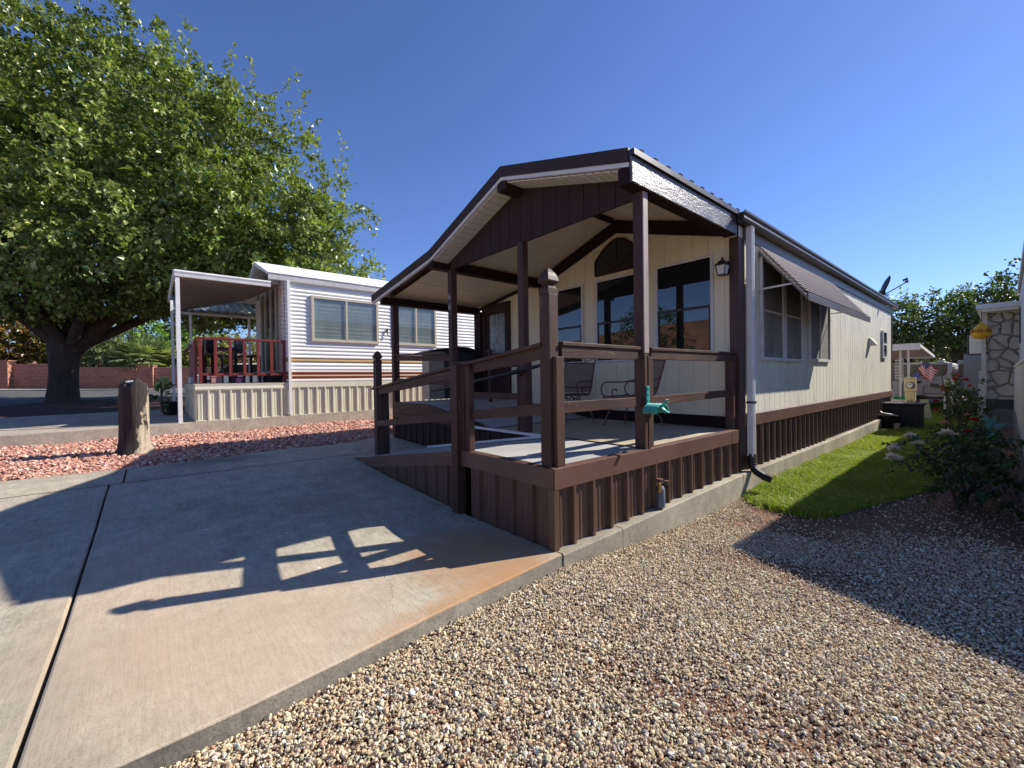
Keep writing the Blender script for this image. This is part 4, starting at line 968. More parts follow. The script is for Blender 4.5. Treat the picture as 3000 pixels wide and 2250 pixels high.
# tall front windows
mb = MB()
for x0, x1, zt in ((-9.72,-9.5,3.42), (-9.96,-9.76,3.36), (-10.2,-10.0,3.28), (-10.45,-10.24,3.18)):
    pass
f = MB(); g = MB(); xs4 = [-9.38,-9.78,-10.4,-11.08,-11.62]; wz = lambda x: 3.60+.3*(1-abs(x+10.5)/1.15)
for a in xs4: f.box(a-.05, a+.05, .19, .255, 1.54, wz(a)+.02)
f.box(-11.66, -9.34, .185, .255, 1.5, 1.56)
for a, b in ((-11.66,-10.5), (-10.5,-9.34)): f.prism([(a,.187,wz(a)),(b,.187,wz(b)),(b,.187,wz(b)+.09),(a,.187,wz(a)+.09)], (0,.065,0))
fo = f.build('tall_window', m_win, nb)
g.add([(-9.38,.225,1.56),(-11.62,.225,1.56),(-11.62,.225,wz(-11.62)),(-10.5,.225,3.9),(-9.38,.225,wz(-9.38))], [(0,1,2,3,4)]); g.build('pane', m_glass, fo)
MB().prism([(-12.66,-.06,3.62),(-12.66,.25,3.62),(-10.8,.25,4.27),(-10.8,-.06,4.27)], (0,0,.03)).build('gable_soffit', m_soff, nb)
# side windows: two sliders each
home_ = nb
fmN = lambda u, d, z: (-9.0+d, u, z)
for u0, u1, z0, z1 in ((.82,2.53,2.255,3.385), (2.99,4.32,2.255,3.40)):
    window(fmN, u0, u1, z0, z1, name='window', frame=m_win, fw=.065, glass=m_glass2, blind=m_curtain, mull=[(u0+u1)/2], nslat=40, d=.05, room=m_lens, sh=.02)
home_ = home
MB().box(-8.985, -8.965, 5.86, 5.93, 1.27, 3.66).build('corner_trim', m_white, nb)
mb = MB(); mb.box(-8.985,-8.95,2.74,2.80,2.62,2.68); mb.tube([(-8.96,2.77,2.62),(-8.94,2.77,2.52),(-8.93,2.8,2.5)], .014, 6); mb.build('side_light', m_black, nb)
# red railing
rr_ = thing('porch_railing', None, None, (-9, -.6, 1.26)); rr_.parent = nb; rr_.location = Vector((-9, -.6, 1.26)) - Vector((-10.8, 4, .44))
MB().box(-9.07, -8.985, -1.47, .245, 2.2, 2.25).build('top_rail', m_redw, rr_, bevel=.004)
MB().box(-9.06, -9.02, -1.4, .2, 1.42, 1.475).build('bottom_rail', m_redw, rr_, bevel=.004)
for k in range(7):
    y = -1.4+k*.268
    MB().box(-9.018, -8.975, y-.03, y+.03, 1.41 if k not in (0, 6) else 1.264, 2.198).build('baluster', m_redw, rr_, bevel=.003)
    if k < 6: MB().box(-9.015, -8.978, y+.032, y+.15, 1.42, 1.462).build('rail_block', m_redw, rr_, bevel=.003)
MB().prism([(-9.03,-1.5,1.264),(-9.03,-1.5,2.2),(-9.35,-1.5,2.2),(-10.6,-1.5,2.0),(-10.6,-1.5,1.42),(-9.35,-1.5,1.40),(-9.35,-1.5,1.264)], (0,.045,0)).build('end_panel', m_redw, rr_, bevel=.004)
MB().box(-12.55, -10.2, -1.5, -1.46, 2.12, 2.17).build('top_rail', m_redw, rr_)
# things on that porch
tb = thing('bar_table', 'dark square bar table on the red railed porch', 'table', (-10.2, -.95, 1.262))
MB().box(-10.55, -9.85, -1.3, -.6, 2.06, 2.10).build('table_top', m_black, tb, bevel=.005)
for x, y in ((-10.5,-1.25),(-9.9,-1.25),(-9.9,-.65),(-10.5,-.65)): MB().box(x-.03, x+.03, y-.03, y+.03, 1.262, 2.06).build('leg', m_black, tb)
bs = None
for i, (x, y, rz_) in enumerate(((-9.55,-1.05,150), (-9.6,-.45,200))):
    lab = ('dark bar chair at the front end of the red railed porch', 'dark bar chair near the tall porch windows')[i]
    if bs is None:
        bs = thing('bar_chair', lab, 'chair', (0,0,0), 'dark bar chairs on the neighbour porch')
        MB().box(-.2,.2,-.2,.2,.60,.64).build('seat', m_black, bs, bevel=.01)
        for a, b in ((-.18,-.18),(.18,-.18)): MB().box(a-.02,a+.02,b-.02,b+.02,0,.6).build('leg', m_black, bs)
        for a in (-.18,.18): MB().box(a-.02,a+.02,.16,.2,0,1.0).build('rear_leg', m_black, bs)
        m_ = MB(); m_.box(-.16,.16,.165,.195,.9,.98); m_.box(-.16,.16,.165,.195,.68,.72)
        for k in range(5): m_.box(-.14+k*.06,-.11+k*.06,.17,.19,.72,.9)
        m_.build('backrest', m_black, bs)
        cur = bs
    else:
        cur = bs.copy(); col.objects.link(cur); cur['label'] = lab
        for c_ in list(bs.children): d_ = c_.copy(); col.objects.link(d_); d_.parent = cur
    cur.location = (x, y, 1.262); cur.rotation_euler = (0,0,R(rz_))
for nm, lb, x, y, sx, sz_, mm in (('storage_box', 'pink storage box on the floor of the red railed porch', -9.3, -1.1, .2, .13, m_pink), ('storage_box', 'purple storage crate in the middle of the red railed porch', -9.32, -.68, .25, .12, m_purple)):
    o = MB().box(x-.12, x+.12, y-sx/2, y+sx/2, 1.264, 1.264+sz_); o.box(x-.13, x+.13, y-sx/2-.01, y+sx/2+.01, 1.264+sz_, 1.264+sz_+.02)
    tag(o.build(nm, mm, bevel=.006), lb, 'box', 'boxes on the neighbour porch')

# ------------------------------------------------------------------ stump, potted plant
st = thing('log_post', 'thick weathered log post with stripped bark standing in red rock', 'log', (-6.71, -2.41, .2))
def stump_mat():
    m, nt, b = nodes('weathered_log'); v = mapped(nt, (1,1,.14)); f = noise(nt, v, 22, 8, .7); p = noise(nt, mapped(nt, (1,1,.45)), 4.2, 6, .65)
    tc = N(nt, 'ShaderNodeTexCoord'); sp = N(nt, 'ShaderNodeSeparateXYZ'); nt.links.new(tc.outputs['Object'], sp.inputs[0])
    # bark survives on the side away from the weather and stops short of the ground
    a = N(nt, 'ShaderNodeMath', operation='MULTIPLY_ADD'); nt.links.new(sp.outputs['Y'], a.inputs[0]); a.inputs[1].default_value = -1.35; nt.links.new(p, a.inputs[2])
    z = N(nt, 'ShaderNodeMath', operation='MULTIPLY_ADD'); nt.links.new(sp.outputs['Z'], z.inputs[0]); z.inputs[1].default_value = .42; nt.links.new(a.outputs[0], z.inputs[2])
    x_ = N(nt, 'ShaderNodeMath', operation='MULTIPLY_ADD'); nt.links.new(sp.outputs['X'], x_.inputs[0]); x_.inputs[1].default_value = .25; nt.links.new(z.outputs[0], x_.inputs[2])
    k = ramp(nt, x_.outputs[0], [(.57, (0,0,0)), (.60, (1,1,1))])
    wood = ramp(nt, f, [(.3, (.16,.115,.075)), (.48, (.42,.34,.23)), (.7, (.56,.48,.36))]); bark = ramp(nt, f, [(.3, (.012,.008,.007)), (.7, (.055,.036,.028))])
    c = mixc(nt, k, wood, bark); nt.links.new(c, b.inputs['Base Color']); b.inputs['Roughness'].default_value = .85
    n1 = bump(nt, b, f, 1., .035); bump(nt, b, k, .6, .02, n1); return m
prof = [(-.05,.24),(.02,.225),(.08,.198),(.2,.184),(.4,.178),(.6,.177),(.75,.176),(.9,.172),(1.0,.170),(1.05,.165),(1.075,.15),(1.085,.08)]
vs = []; fs = []; n = 40
for i, (z, r) in enumerate(prof):
    for k in range(n):
        th = 2*math.pi*k/n; w_ = 1 + .035*math.sin(3*th+1) + .03*math.sin(7*th+z*2) + (.10*max(0, math.sin(4*th))*max(0, 1-z/.15) if z < .15 else 0) + (.13*math.exp(-((th-4.2)/.35)**2 - ((z-.78)/.1)**2))
        dz = (.05*math.sin(2*th+.6)+.03*math.sin(5*th)) if z > .95 else 0
        vs.append((-6.71+r*w_*math.cos(th), -2.41+r*w_*math.sin(th), .2+z+dz))
for i in range(len(prof)-1):
    for k in range(n): fs.append((i*n+k, i*n+(k+1) % n, i*n+n+(k+1) % n, i*n+n+k))
fs.append(tuple((len(prof)-1)*n+k for k in range(n)))
MB().add(vs, fs).build('trunk', stump_mat(), st, smooth=True)
mb = MB(); mb.lathe((-6.68,-2.37,1.275), [(.05,0),(.055,.02),(.03,.04)], 8); mb.build('cap_bracket', m_black, st)
mb = MB(); mb.lathe((-6.72,-2.44,1.28), [(.06,0),(.07,.02),(.04,.035)], 9); mb.build('solar_cap', m_white, st)

pp_ = thing('potted_plant', 'dark potted plant beside the white porch post', 'potted plant', (-11.3, -1.85, .5))
MB().lathe((-11.3,-1.85,.5), [(.14,0),(.2,.3),(.21,.32),(.17,.32)], 14).build('pot', m_blackp, pp_)
foliage('leaves', pp_, [(-11.3,-1.85,1.0,.22,.22,.3)], 30, 16, .12, spray=.2)
ag = thing('potted_agave', 'pale yellow green broad leaved plant growing by the porch corner', 'plant', (-12.4, -2.0, .55))
d = sphere_dirs(60); d[:, 2] = np.abs(d[:, 2])+.3
leaves('leaves', np.tile([[-12.4,-2.0,.95]], (60,1)) + d*.08 + np.outer(RNG.uniform(-.05,.35,60), [0,0,1]), d, RNG.uniform(.1,.17,60), palette(60, [(.42,.45,.18),(.5,.5,.28)], [1,1]), m_leaf, ag)
MB().tube([(-12.4,-2.0,.5),(-12.4,-2.0,1.3)], .03, 7).build('stem', m_twig, ag)

# ------------------------------------------------------------------ trees
def limb_set(mb, lst):
    for pts, r0, r1 in lst:
        n = len(pts); mb.tube(pts, [r0+(r1-r0)*i/(n-1) for i in range(n)], 10)
tree = thing('mulberry_tree', 'huge spreading shade tree with a forked trunk beside the street', 'tree', (-21.07, -4.78, .6))
mb = MB(); b0 = Vector((-21.07,-4.78,.45))
vs = []; fs = []; rp = [(0,.62),(.1,.52),(.3,.45),(.7,.41),(1.3,.40),(1.8,.42),(2.2,.47),(2.5,.46),(2.75,.32)]; n = 26
for z, r in rp:
    for k in range(n):
        th = 2*math.pi*k/n; w_ = 1 + .05*math.sin(5*th+z) + .04*math.sin(9*th-2*z) + (.22*max(0, math.sin(3*th+.5))*max(0, 1-z/.4) if z < .4 else 0)
        vs.append((b0.x+r*w_*math.cos(th)+.06*z, b0.y+r*w_*math.sin(th)+.07*z, b0.z+z))
for i in range(len(rp)-1):
    for k in range(n): fs.append((i*n+k, i*n+(k+1) % n, i*n+n+(k+1) % n, i*n+n+k))
mb.add(vs, fs)
f0_ = Vector((-20.95,-4.65,2.55))
def br(d, ln, r0, r1, sag=.25, n=6):
    d = Vector(d).normalized(); return ([f0_ + d*(ln*i/n) + Vector((.12*math.sin(i*1.7), .12*math.cos(i*1.3), .5*sag*i)) for i in range(n+1)], r0, r1)
limb_set(mb, [br((-.35,-.75,.8),5.5,.30,.07), br((.55,.75,.62),7.5,.36,.06,.2), br((.75,-.3,.75),5.5,.22,.05), br((-.7,.4,.8),6,.26,.05), br((.15,.2,1.),8,.3,.05), br((.9,.35,.5),7,.2,.04), br((.3,1.,.45),8,.2,.04)])
mb.build('trunk', m_bark, tree, smooth=True)
LOB = [(-18.84,-0.51,4.8,1.40,1.40,1.1),(-19.31,2.02,4.8,1.60,1.60,1.2),(-22.64,-5.73,4.8,1.2,1.2,0.85),(-17.45,-2.27,4.7,1.10,1.10,0.9),(-20.2,0.9,4.4,1.30,1.30,1.0),(-16.70,2.77,4.6,1.30,1.30,1.0),(-15.22,-1.51,4.5,0.90,0.90,0.7),(-22.2,-5.75,12.2,3.1,3.1,2.8),(-19.19,-3.09,11.24,2.70,2.70,2.43),(-16.37,-0.60,9.17,2.35,2.35,2.12),(-14.77,0.46,6.66,2.30,2.30,2.07),(-15.59,-2.04,6.55,2.70,2.70,2.43),(-18.16,-4.58,6.94,3.20,3.20,2.88),(-13.52,1.43,5.38,1.60,1.60,1.44),(-24.75,-8.83,11.41,4.30,4.30,3.87),(-24.00,-3.37,9.35,3.60,3.60,3.24),(-21.47,-7.41,5.40,2.80,2.80,2.52),(-16.66,-0.25,5.30,1.90,1.90,1.71),(-19.19,-3.21,5.10,1.90,1.90,1.71),(-21.39,-5.79,4.65,1.60,1.60,1.44),(-12.93,2.14,6.17,0.80,0.80,0.72),(-18.46,-2.19,13.48,0.90,0.90,0.81),(-15.11,0.28,10.60,0.70,0.70,0.63),(-12.27,2.62,7.11,0.60,0.60,0.54),(-12.33,2.82,4.90,0.70,0.70,0.63),(-16.69,-0.94,10.88,0.90,0.90,0.81),(-13.82,1.47,9.40,0.60,0.60,0.54),(-20.31,0.87,5.12,2.20,2.20,1.98),(-21.86,-1.71,4.92,1.80,1.80,1.62),]
CC = [(.16,.22,.05),(.21,.275,.065),(.11,.16,.035),(.36,.40,.13)]
foliage('crown', tree, LOB, 5.6, 62, .17, spray=1.15, droop=.6, shell=(.72, 1.12), jit=.095, zmin=3.75, cols=CC)
foliage('inner_crown', tree, LOB, 5, 30, .17, spray=1.0, droop=.4, shell=(.1, .8), jit=.14, zmin=3.9, cols=CC)
Ps, Ts = [], []
for (lx, ly, lz, rx_, ry_, rz_) in LOB:            # long leafy shoots that break the outline
    for k in range(int(5+rx_*3)):
        d = sphere_dirs(1)[0]; d[2] = abs(d[2])*.9; s0 = np.array([lx, ly, lz]) + d*rx_*.95; d = d*.6 + np.array([0, 0, .75]) + RNG.normal(0, .2, 3); ln = RNG.uniform(.6, 1.5); m_ = int(ln*34)
        t = RNG.uniform(0, 1, (m_, 1)); Ps.append(s0 + d*ln*t + RNG.normal(0, .07, (m_, 3))); Ts.append(d*.5 + RNG.normal(0, .7, (m_, 3)))
Ps, Ts = np.concatenate(Ps), np.concatenate(Ts); kz = Ps[:, 2] > 4.2; Ps, Ts = Ps[kz], Ts[kz]
leaves('leafy_shoots', Ps, Ts, .16*RNG.uniform(.5, 1.25, len(Ps)), palette(len(Ps), [(.19,.25,.06),(.24,.30,.08),(.36,.40,.14)], [3,3,1.5], .2), m_leaf, tree)

def shrub(name, label, cat, loc, lobes, dens, per, leaf, cols=GREENS, w=(4,4,3,2), group=None, trunk=None, **kw):
    t = thing(name, label, cat, loc, group)
    mb = MB(); L = Vector(loc)
    if trunk:
        top, r = trunk; mb.tube([L, L+Vector((.05,.03,top*.5)), L+Vector((0,0,top))], [r, r*.8, r*.6], 8)
        for (x, y, z, rx, ry, rz) in lobes[:6]: mb.tube([L+Vector((0,0,top*.9)), (L+Vector((0,0,top)) + Vector((x,y,z)))/2, (x,y,z)], [r*.5, r*.35, r*.12], 6)
        mb.build('trunk', m_bark, t, smooth=True)
    else:
        for (x, y, z, rx, ry, rz) in lobes[:8]:
            for k in range(2): mb.tube([L+Vector((random.uniform(-.1,.1),random.uniform(-.1,.1),-.03)), ((x+L.x)/2, (y+L.y)/2, L.z+(z-L.z)*.6), (x+random.uniform(-.3,.3)*rx, y+random.uniform(-.3,.3)*ry, z)], [.02, .014, .006], 5)
        mb.build('stem', m_twig, t)
    foliage('foliage' if not trunk else 'crown', t, lobes, dens, per, leaf, cols, w, **kw); return t
def lobes_box(n, x0, x1, y0, y1, z0, z1, r0, r1):
    return [(random.uniform(x0,x1), random.uniform(y0,y1), random.uniform(z0,z1), r:=random.uniform(r0,r1), r, r*.85) for _ in range(n)]
# planting beyond the block wall
shrub('shrub', 'rust tinged dense shrub behind the left end of the block wall', 'shrub', (-42.5,-9.3,1.1), [(-42.2,-10.6,4.0,2.1,2.1,2.2),(-41.6,-9,3.7,1.8,1.8,2),(-40.8,-7.6,3.1,1.5,1.5,1.6),(-43,-12.3,4.2,2.3,2.3,2.5)], 16, 24, .2, [(.16,.13,.03),(.24,.11,.035),(.13,.15,.03),(.3,.18,.05)], spray=.6)
shrub('flowering_shrub', 'tall yellow green shrub seen through the fork of the big tree', 'shrub', (-41,-6.5,1.1), [(-41,-6.4,4.6,1.6,1.6,2.0),(-41.5,-7.1,3.9,1.4,1.4,1.6)], 14, 22, .2, [(.2,.24,.03),(.28,.28,.05),(.15,.2,.03)], (3,3,2), spray=.6)
shrub('shrub', 'grey green feathery shrub behind the wall right of the big trunk', 'shrub', (-38.2,-4.2,1.1), [(-38,-4.4,3.8,1.7,1.7,2.0),(-38.4,-5.2,3.1,1.4,1.4,1.5),(-37.6,-3.3,3.5,1.5,1.5,1.7),(-37.2,-4.2,2.7,1.2,1.2,1.1)], 19, 24, .15, [(.26,.31,.14),(.32,.37,.19),(.19,.24,.1)], (3,3,2), spray=.7)
shrub('shrub', 'bright green shrub behind the fan palm', 'shrub', (-38.5,-2.2,1.1), [(-38.5,-2.6,4.4,1.8,1.8,1.8),(-38.2,-1.2,4,1.7,1.7,1.7),(-38,-.2,3.6,1.6,1.6,1.6),(-38.6,.9,3.8,1.8,1.8,1.9)], 16, 22, .19, [(.18,.32,.05),(.26,.4,.07),(.13,.24,.045)], (3,3,2), spray=.6)
shrub('shrub', 'dusty orange green shrub seen over the red railing', 'shrub', (-37.5,1.6,1.1), [(-37.5,1.3,3.4,1.5,1.5,1.6),(-37.2,2.7,3.4,1.6,1.6,1.6),(-36.6,4.2,3.2,1.6,1.6,1.6),(-36,6,3.4,1.8,1.8,1.8)], 15, 22, .17, [(.28,.28,.1),(.38,.27,.13),(.17,.24,.05)], (3,2,3), spray=.6)
def fan_palm(loc, h, rad, nf, label):
    t = thing('fan_palm', label, 'palm', loc); L = np.array(loc)
    MB().tube([tuple(L), tuple(L+[0,0,h])], [.22,.2], 9).build('trunk', m_bark, t)
    P, T, S = [], [], []
    mb = MB()
    for i in range(nf):
        th = RNG.uniform(0, 6.28); el = RNG.uniform(-.35, 1.3); d = np.array([math.cos(th)*math.cos(el), math.sin(th)*math.cos(el), math.sin(el)])
        hub = L+[0,0,h]+d*rad*RNG.uniform(.4,.6); mb.tube([tuple(L+np.array([0,0,h])), tuple(hub)], .015, 4)
        s = np.cross(d, [0,0,1]); s /= np.linalg.norm(s)+1e-6; u = np.cross(s, d)
        for a in np.linspace(-1.35, 1.35, 17):
            v_ = d*math.cos(a)+s*math.sin(a)+u*RNG.normal(0,.05)+np.array([0,0,-.12]); P.append(hub); T.append(v_); S.append(rad*RNG.uniform(.45,.6)*(1-.18*abs(a)))
    mb.build('stalk', m_twig, t)
    leaves('fronds', np.array(P), np.array(T), np.array(S), palette(len(P), [(.3,.38,.19),(.4,.47,.27),(.2,.28,.12)], [3,3,2]), m_leaf, t, wid=.05, fold=.02, nrm=np.tile([[.1,.1,1.]], (len(P),1)))
fan_palm((-36.2,-2.3,1.1), 1.75, 2.1, 55, 'grey green fan palm rising behind the block wall')

def block_mat():
    m, nt, b = nodes('red_concrete_block'); tc = N(nt, 'ShaderNodeTexCoord'); sp = N(nt, 'ShaderNodeSeparateXYZ'); nt.links.new(tc.outputs['Object'], sp.inputs[0])
    ln = N(nt, 'ShaderNodeMath', operation='MULTIPLY_ADD'); nt.links.new(sp.outputs['X'], ln.inputs[0]); ln.inputs[1].default_value = .45; 
    l2 = N(nt, 'ShaderNodeMath', operation='MULTIPLY'); nt.links.new(sp.outputs['Y'], l2.inputs[0]); l2.inputs[1].default_value = .89; nt.links.new(l2.outputs[0], ln.inputs[2])
    cb = N(nt, 'ShaderNodeCombineXYZ'); nt.links.new(ln.outputs[0], cb.inputs[0]); nt.links.new(sp.outputs['Z'], cb.inputs[1])
    br_ = N(nt, 'ShaderNodeTexBrick', Scale=1.); br_.inputs['Brick Width'].default_value = .42; br_.inputs['Row Height'].default_value = .205; br_.inputs['Mortar Size'].default_value = .009
    br_.inputs['Color1'].default_value = (.48,.23,.155,1); br_.inputs['Color2'].default_value = (.58,.30,.21,1); br_.inputs['Mortar'].default_value = (.26,.13,.095,1); br_.inputs['Bias'].default_value = -.2
    nt.links.new(cb.outputs[0], br_.inputs['Vector'])
    c = mixc(nt, .35, br_.outputs['Color'], ramp(nt, noise(nt, mapped(nt), 2, 5), [(.3, (.6,.55,.5)), (.6, (1,1,1))]), 'MULTIPLY')
    nt.links.new(c, b.inputs['Base Color']); b.inputs['Roughness'].default_value = .92; bump(nt, b, noise(nt, mapped(nt), 60, 4), .4, .01); return m
bw = thing('block_wall', 'low red concrete block wall with pilasters across the street', 'wall', (-36.4,-5.7,1.0)); mbk = block_mat()
A_, S_, P_, E__ = Vector((-44.9,-19.0,0)), Vector((-36.43,-5.73,0)), Vector((-34.64,-2.4,0)), Vector((-28.5,9.8,0))
def wall_run(a, b, z0, z1, w_=.2, nm='wall_panel'):
    d = (b-a).normalized(); s = Vector((d.y,-d.x,0))*w_/2
    MB().prism([a+s+Vector((0,0,z0)), b+s+Vector((0,0,z0)), b-s+Vector((0,0,z0)), a-s+Vector((0,0,z0))], (0,0,z1-z0)).build(nm, mbk, bw, bevel=.01)
dw = (E__-S_).normalized()
wall_run(A_, S_, .9, 2.63); wall_run(S_+dw*.001, P_-dw*.45, .85, 2.39); wall_run(P_+dw*.45, E__, .8, 2.35)
wall_run(P_-dw*.449, P_+dw*.449, .8, 2.42, .46, 'pilaster'); wall_run(Vector((-38.55,-9.35,0)), Vector((-38.2,-8.8,0)), .9, 2.8, .5, 'pilaster')
for a, b, z in ((P_-dw*.49, P_+dw*.49, 2.42), (Vector((-38.58,-9.4,0)), Vector((-38.17,-8.75,0)), 2.8)): wall_run(a, b, z, z+.06, .54, 'pilaster_cap')

# a parked white car and far house glimpsed through the porch
def car(name, label, loc, rot, paint, L=4.5, W=1.78, H=1.5):
    t = thing(name, label, 'car', (0,0,0))
    pr = [(-L/2,.35),(-L/2,.78),(-L/2+.12,.9),(-L*.24,.97),(-L*.10,H*.985),(L*.20,H),(L*.38,.99),(L/2-.06,.9),(L/2,.6),(L/2-.05,.3)]
    mb = MB(); mb.prism([(x,-W/2,z) for x, z in pr], (0,W,0)); mb.build('body', paint, t, bevel=.07, angle=20)
    gl = [(-L*.225,.985),(-L*.105,H*.95),(L*.19,H*.955),(L*.345,1.0)]
    for s in (-1, 1): MB().prism([(x, s*(W/2+.001), z) for x, z in gl], (0,s*.006,0)).build('side_window', m_inside, t)
    for (xa, za), (xb, zb) in (((-L*.232,.99),(-L*.108,H*.955)), ((L*.372,1.02),(L*.21,H*.965))):
        o_ = .012 if xa > 0 else -.012
        MB().add([(xa+o_,-W*.42,za+.012),(xa+o_,W*.42,za+.012),(xb+o_,W*.38,zb+.012),(xb+o_,-W*.38,zb+.012)], [(0,1,2,3)]).build('windscreen', m_inside, t)
    for x in (-L*.31, L*.31):
        for s in (-1, 1):
            wh = MB(); wh.tube([(x,s*(W/2-.18),.33),(x,s*(W/2+.015),.33)], .33, 20); wo = wh.build('wheel', m_blackp, t)
            MB().tube([(x,s*(W/2+.0),.33),(x,s*(W/2+.022),.33)], .2, 14).build('rim', m_steel, wo)
    for s in (-1, 1): MB().box(-L/2-.01,-L/2+.05,s*W*.36-.16,s*W*.36+.16,.66,.8).build('headlight', m_lens, t, bevel=.02); MB().box(L/2-.07,L/2-.005,s*W*.38-.1,s*W*.38+.1,.65,.85).build('tail_light', m_redp, t)
    t.location = loc; t.rotation_euler = (0,0,rot); return t
m_car = mat('white_car_paint', (.7,.7,.7), .25, .03, 2)
car('parked_car', 'white car parked beyond the red railed porch', (-24.6,1.6,.78), R(70), m_car)

# ------------------------------------------------------------------ right hand side
rh = thing('white_house', 'white boarded house close at the right edge with a pale eave', 'house', (2.6, 9, -.1))
RX = 2.335
mb = MB(); pts = []; y = 5.8
while y < 14: pts += [(y,0),(y+.19,0),(y+.194,-.008),(y+.2,-.008)]; y += .2035
mb.strip([(RX-d, y, 1.38) for y, d in pts], [(RX-d, y, 3.1) for y, d in pts]); mb.box(RX+.012, 6.5, 5.81, 14, 1.3, 3.1); mb.build('side_wall', m_greyhouse, rh)
MB().prism([(RX+.0,5.8,3.1),(6.5,5.8,3.1),(4.4,5.8,3.75)], (0,.03,0)).build('gable_wall', m_greyhouse, rh)
mb = MB(); mb.add([(2.295,5.55,3.25),(4.4,5.55,3.86),(6.6,5.55,3.2),(2.295,14,3.25),(4.4,14,3.86),(6.6,14,3.2),(2.295,5.55,3.13),(4.4,5.55,3.76),(6.6,5.55,3.1),(2.295,14,3.13),(4.4,14,3.76),(6.6,14,3.1)], [(0,1,4,3),(1,2,5,4),(6,9,10,7),(7,10,11,8),(0,3,9,6),(2,8,11,5),(0,6,7,1),(1,7,8,2),(3,4,10,9),(4,5,11,10)]); mb.build('roof', m_roof, rh)
mb = MB(); mb.box(2.235, 2.30, 3.25, 14, -.3, .42); mb.build('base_panel', m_stain, rh, bevel=.004)
mb = MB(); mb.box(2.25, 2.30, 3.25, 14, .424, 1.36); mb.build('lower_wall', m_greyhouse, rh)
MB().box(2.235, 2.31, 3.25, 14, 1.362, 1.40).build('ledge', m_white, rh, bevel=.004)
MB().box(RX-.03, RX+.02, 5.78, 5.86, 1.41, 3.12).build('corner_trim', m_white, rh)
MB().box(RX-.02, RX+.0, 12.4, 12.8, 1.9, 2.7).build('shutter', m_dkgrey, rh)

def stone_mat():
    m, nt, b = nodes('flagstone_veneer'); v = mapped(nt)
    wv = N(nt, 'ShaderNodeVectorMath', operation='ADD'); nz = N(nt, 'ShaderNodeTexNoise', Scale=2.2, Detail=3); nt.links.new(v, nz.inputs['Vector']); 
    sb = N(nt, 'ShaderNodeVectorMath', operation='SCALE'); nt.links.new(nz.outputs['Color'], sb.inputs[0]); sb.inputs['Scale'].default_value = .25; nt.links.new(v, wv.inputs[0]); nt.links.new(sb.outputs[0], wv.inputs[1])
    vo = N(nt, 'ShaderNodeTexVoronoi', Scale=3.4); vo.feature = 'DISTANCE_TO_EDGE'; nt.links.new(wv.outputs[0], vo.inputs['Vector'])
    k = ramp(nt, vo.outputs['Distance'], [(.016, (0,0,0)), (.034, (1,1,1))]); c = mixc(nt, k, (.2,.185,.16,1), ramp(nt, noise(nt, v, 4, 6), [(.3, (.50,.47,.40)), (.7, (.62,.59,.51))]))
    nt.links.new(c, b.inputs['Base Color']); b.inputs['Roughness'].default_value = .85; n1 = bump(nt, b, ramp(nt, vo.outputs['Distance'], [(.0, (0,0,0)), (.12, (1,1,1))]), .9, .05); bump(nt, b, noise(nt, v, 25, 6), .5, .015, n1); return m
sh = thing('stone_faced_house', 'stone faced end of a house below a white eave with a dark stepped base', 'house', (2.4, 16, -.1))
MB().box(1.80, 6.4, 14.5, 22, .55, 2.86).build('stone_wall', stone_mat(), sh)
MB().box(1.75, 6.4, 14.4, 22, .32, .555).build('dark_base', m_dkgrey, sh, bevel=.006); MB().box(1.73, 6.4, 14.34, 22, -.25, .318).build('dark_base', m_stain, sh, bevel=.006)
MB().box(1.62, 6.5, 13.9, 22.2, 2.87, 2.99).build('white_fascia', m_white, sh, bevel=.006); MB().box(1.70, 6.5, 13.95, 22.2, 2.80, 2.868).build('soffit', m_soff, sh)
mb = MB(); mb.box(1.70, 1.78, 14.38, 14.46, .0, 2.8); mb.prism([(1.62,14.37,-.1),(1.70,14.37,-.1),(1.74,14.37,1.3),(1.66,14.37,1.3)], (0,.05,0)); mb.box(1.70,1.79,14.36,14.38,.58,1.35); mb.build('corner_board', m_whitew, sh)
MB().box(1.40, 1.7, 15.6, 15.7, 1.75, 2.35).build('bay_window', m_dkgrey, sh, bevel=.01)
MB().box(1.44, 1.69, 15.59, 15.598, 1.79, 2.31).build('pane', m_lens, sh)

bl = thing('wind_lantern', 'yellow cloth ball with red oval marks hanging under the stone house eave', 'hanging ornament', (1.72, 13.6, 2.27))
vs = []; fs = []; n = 28; pr = [(.015,.24),(.05,.2),(.11,.13),(.165,.05),(.185,-.03),(.175,-.09),(.13,-.15),(.06,-.175),(.005,-.18)]
for i, (r, z) in enumerate(pr):
    for k in range(n): th = 2*math.pi*k/n; w_ = 1+.03*math.sin(6*th+z*9); vs.append((1.72+r*w_*math.cos(th), 13.6+r*w_*math.sin(th), 2.27+z))
for i in range(len(pr)-1):
    for k in range(n): fs.append((i*n+k, i*n+(k+1) % n, i*n+n+(k+1) % n, i*n+n+k))
MB().add(vs, fs).build('cloth_ball', m_cloud, bl, smooth=True)
for th in (-100, -45, -155):
    d = Vector((math.cos(R(th)), math.sin(R(th)), .12)); u = Vector((-d.y, d.x, 0)); c = Vector((1.72,13.6,2.265))+d*.181
    for rr_2, mm_, dd in ((.062, m_redp, 0), (.038, m_cloud, .003), (.022, m_redp, .006)):
        mb = MB(); ring = [c + d*(dd+.006-.9*(rr_2*math.cos(2*math.pi*k/20))**2*.5/.18) + u*(rr_2*1.15*math.cos(2*math.pi*k/20)) + Vector((0,0,1))*(rr_2*.7*math.sin(2*math.pi*k/20)) for k in range(20)]
        mb.prism(ring, d*.003); mb.build('red_mark', mm_, bl)
MB().tube([(1.72,13.6,2.5),(1.72,13.75,2.8)], .006, 5).build('cord', m_black, bl)

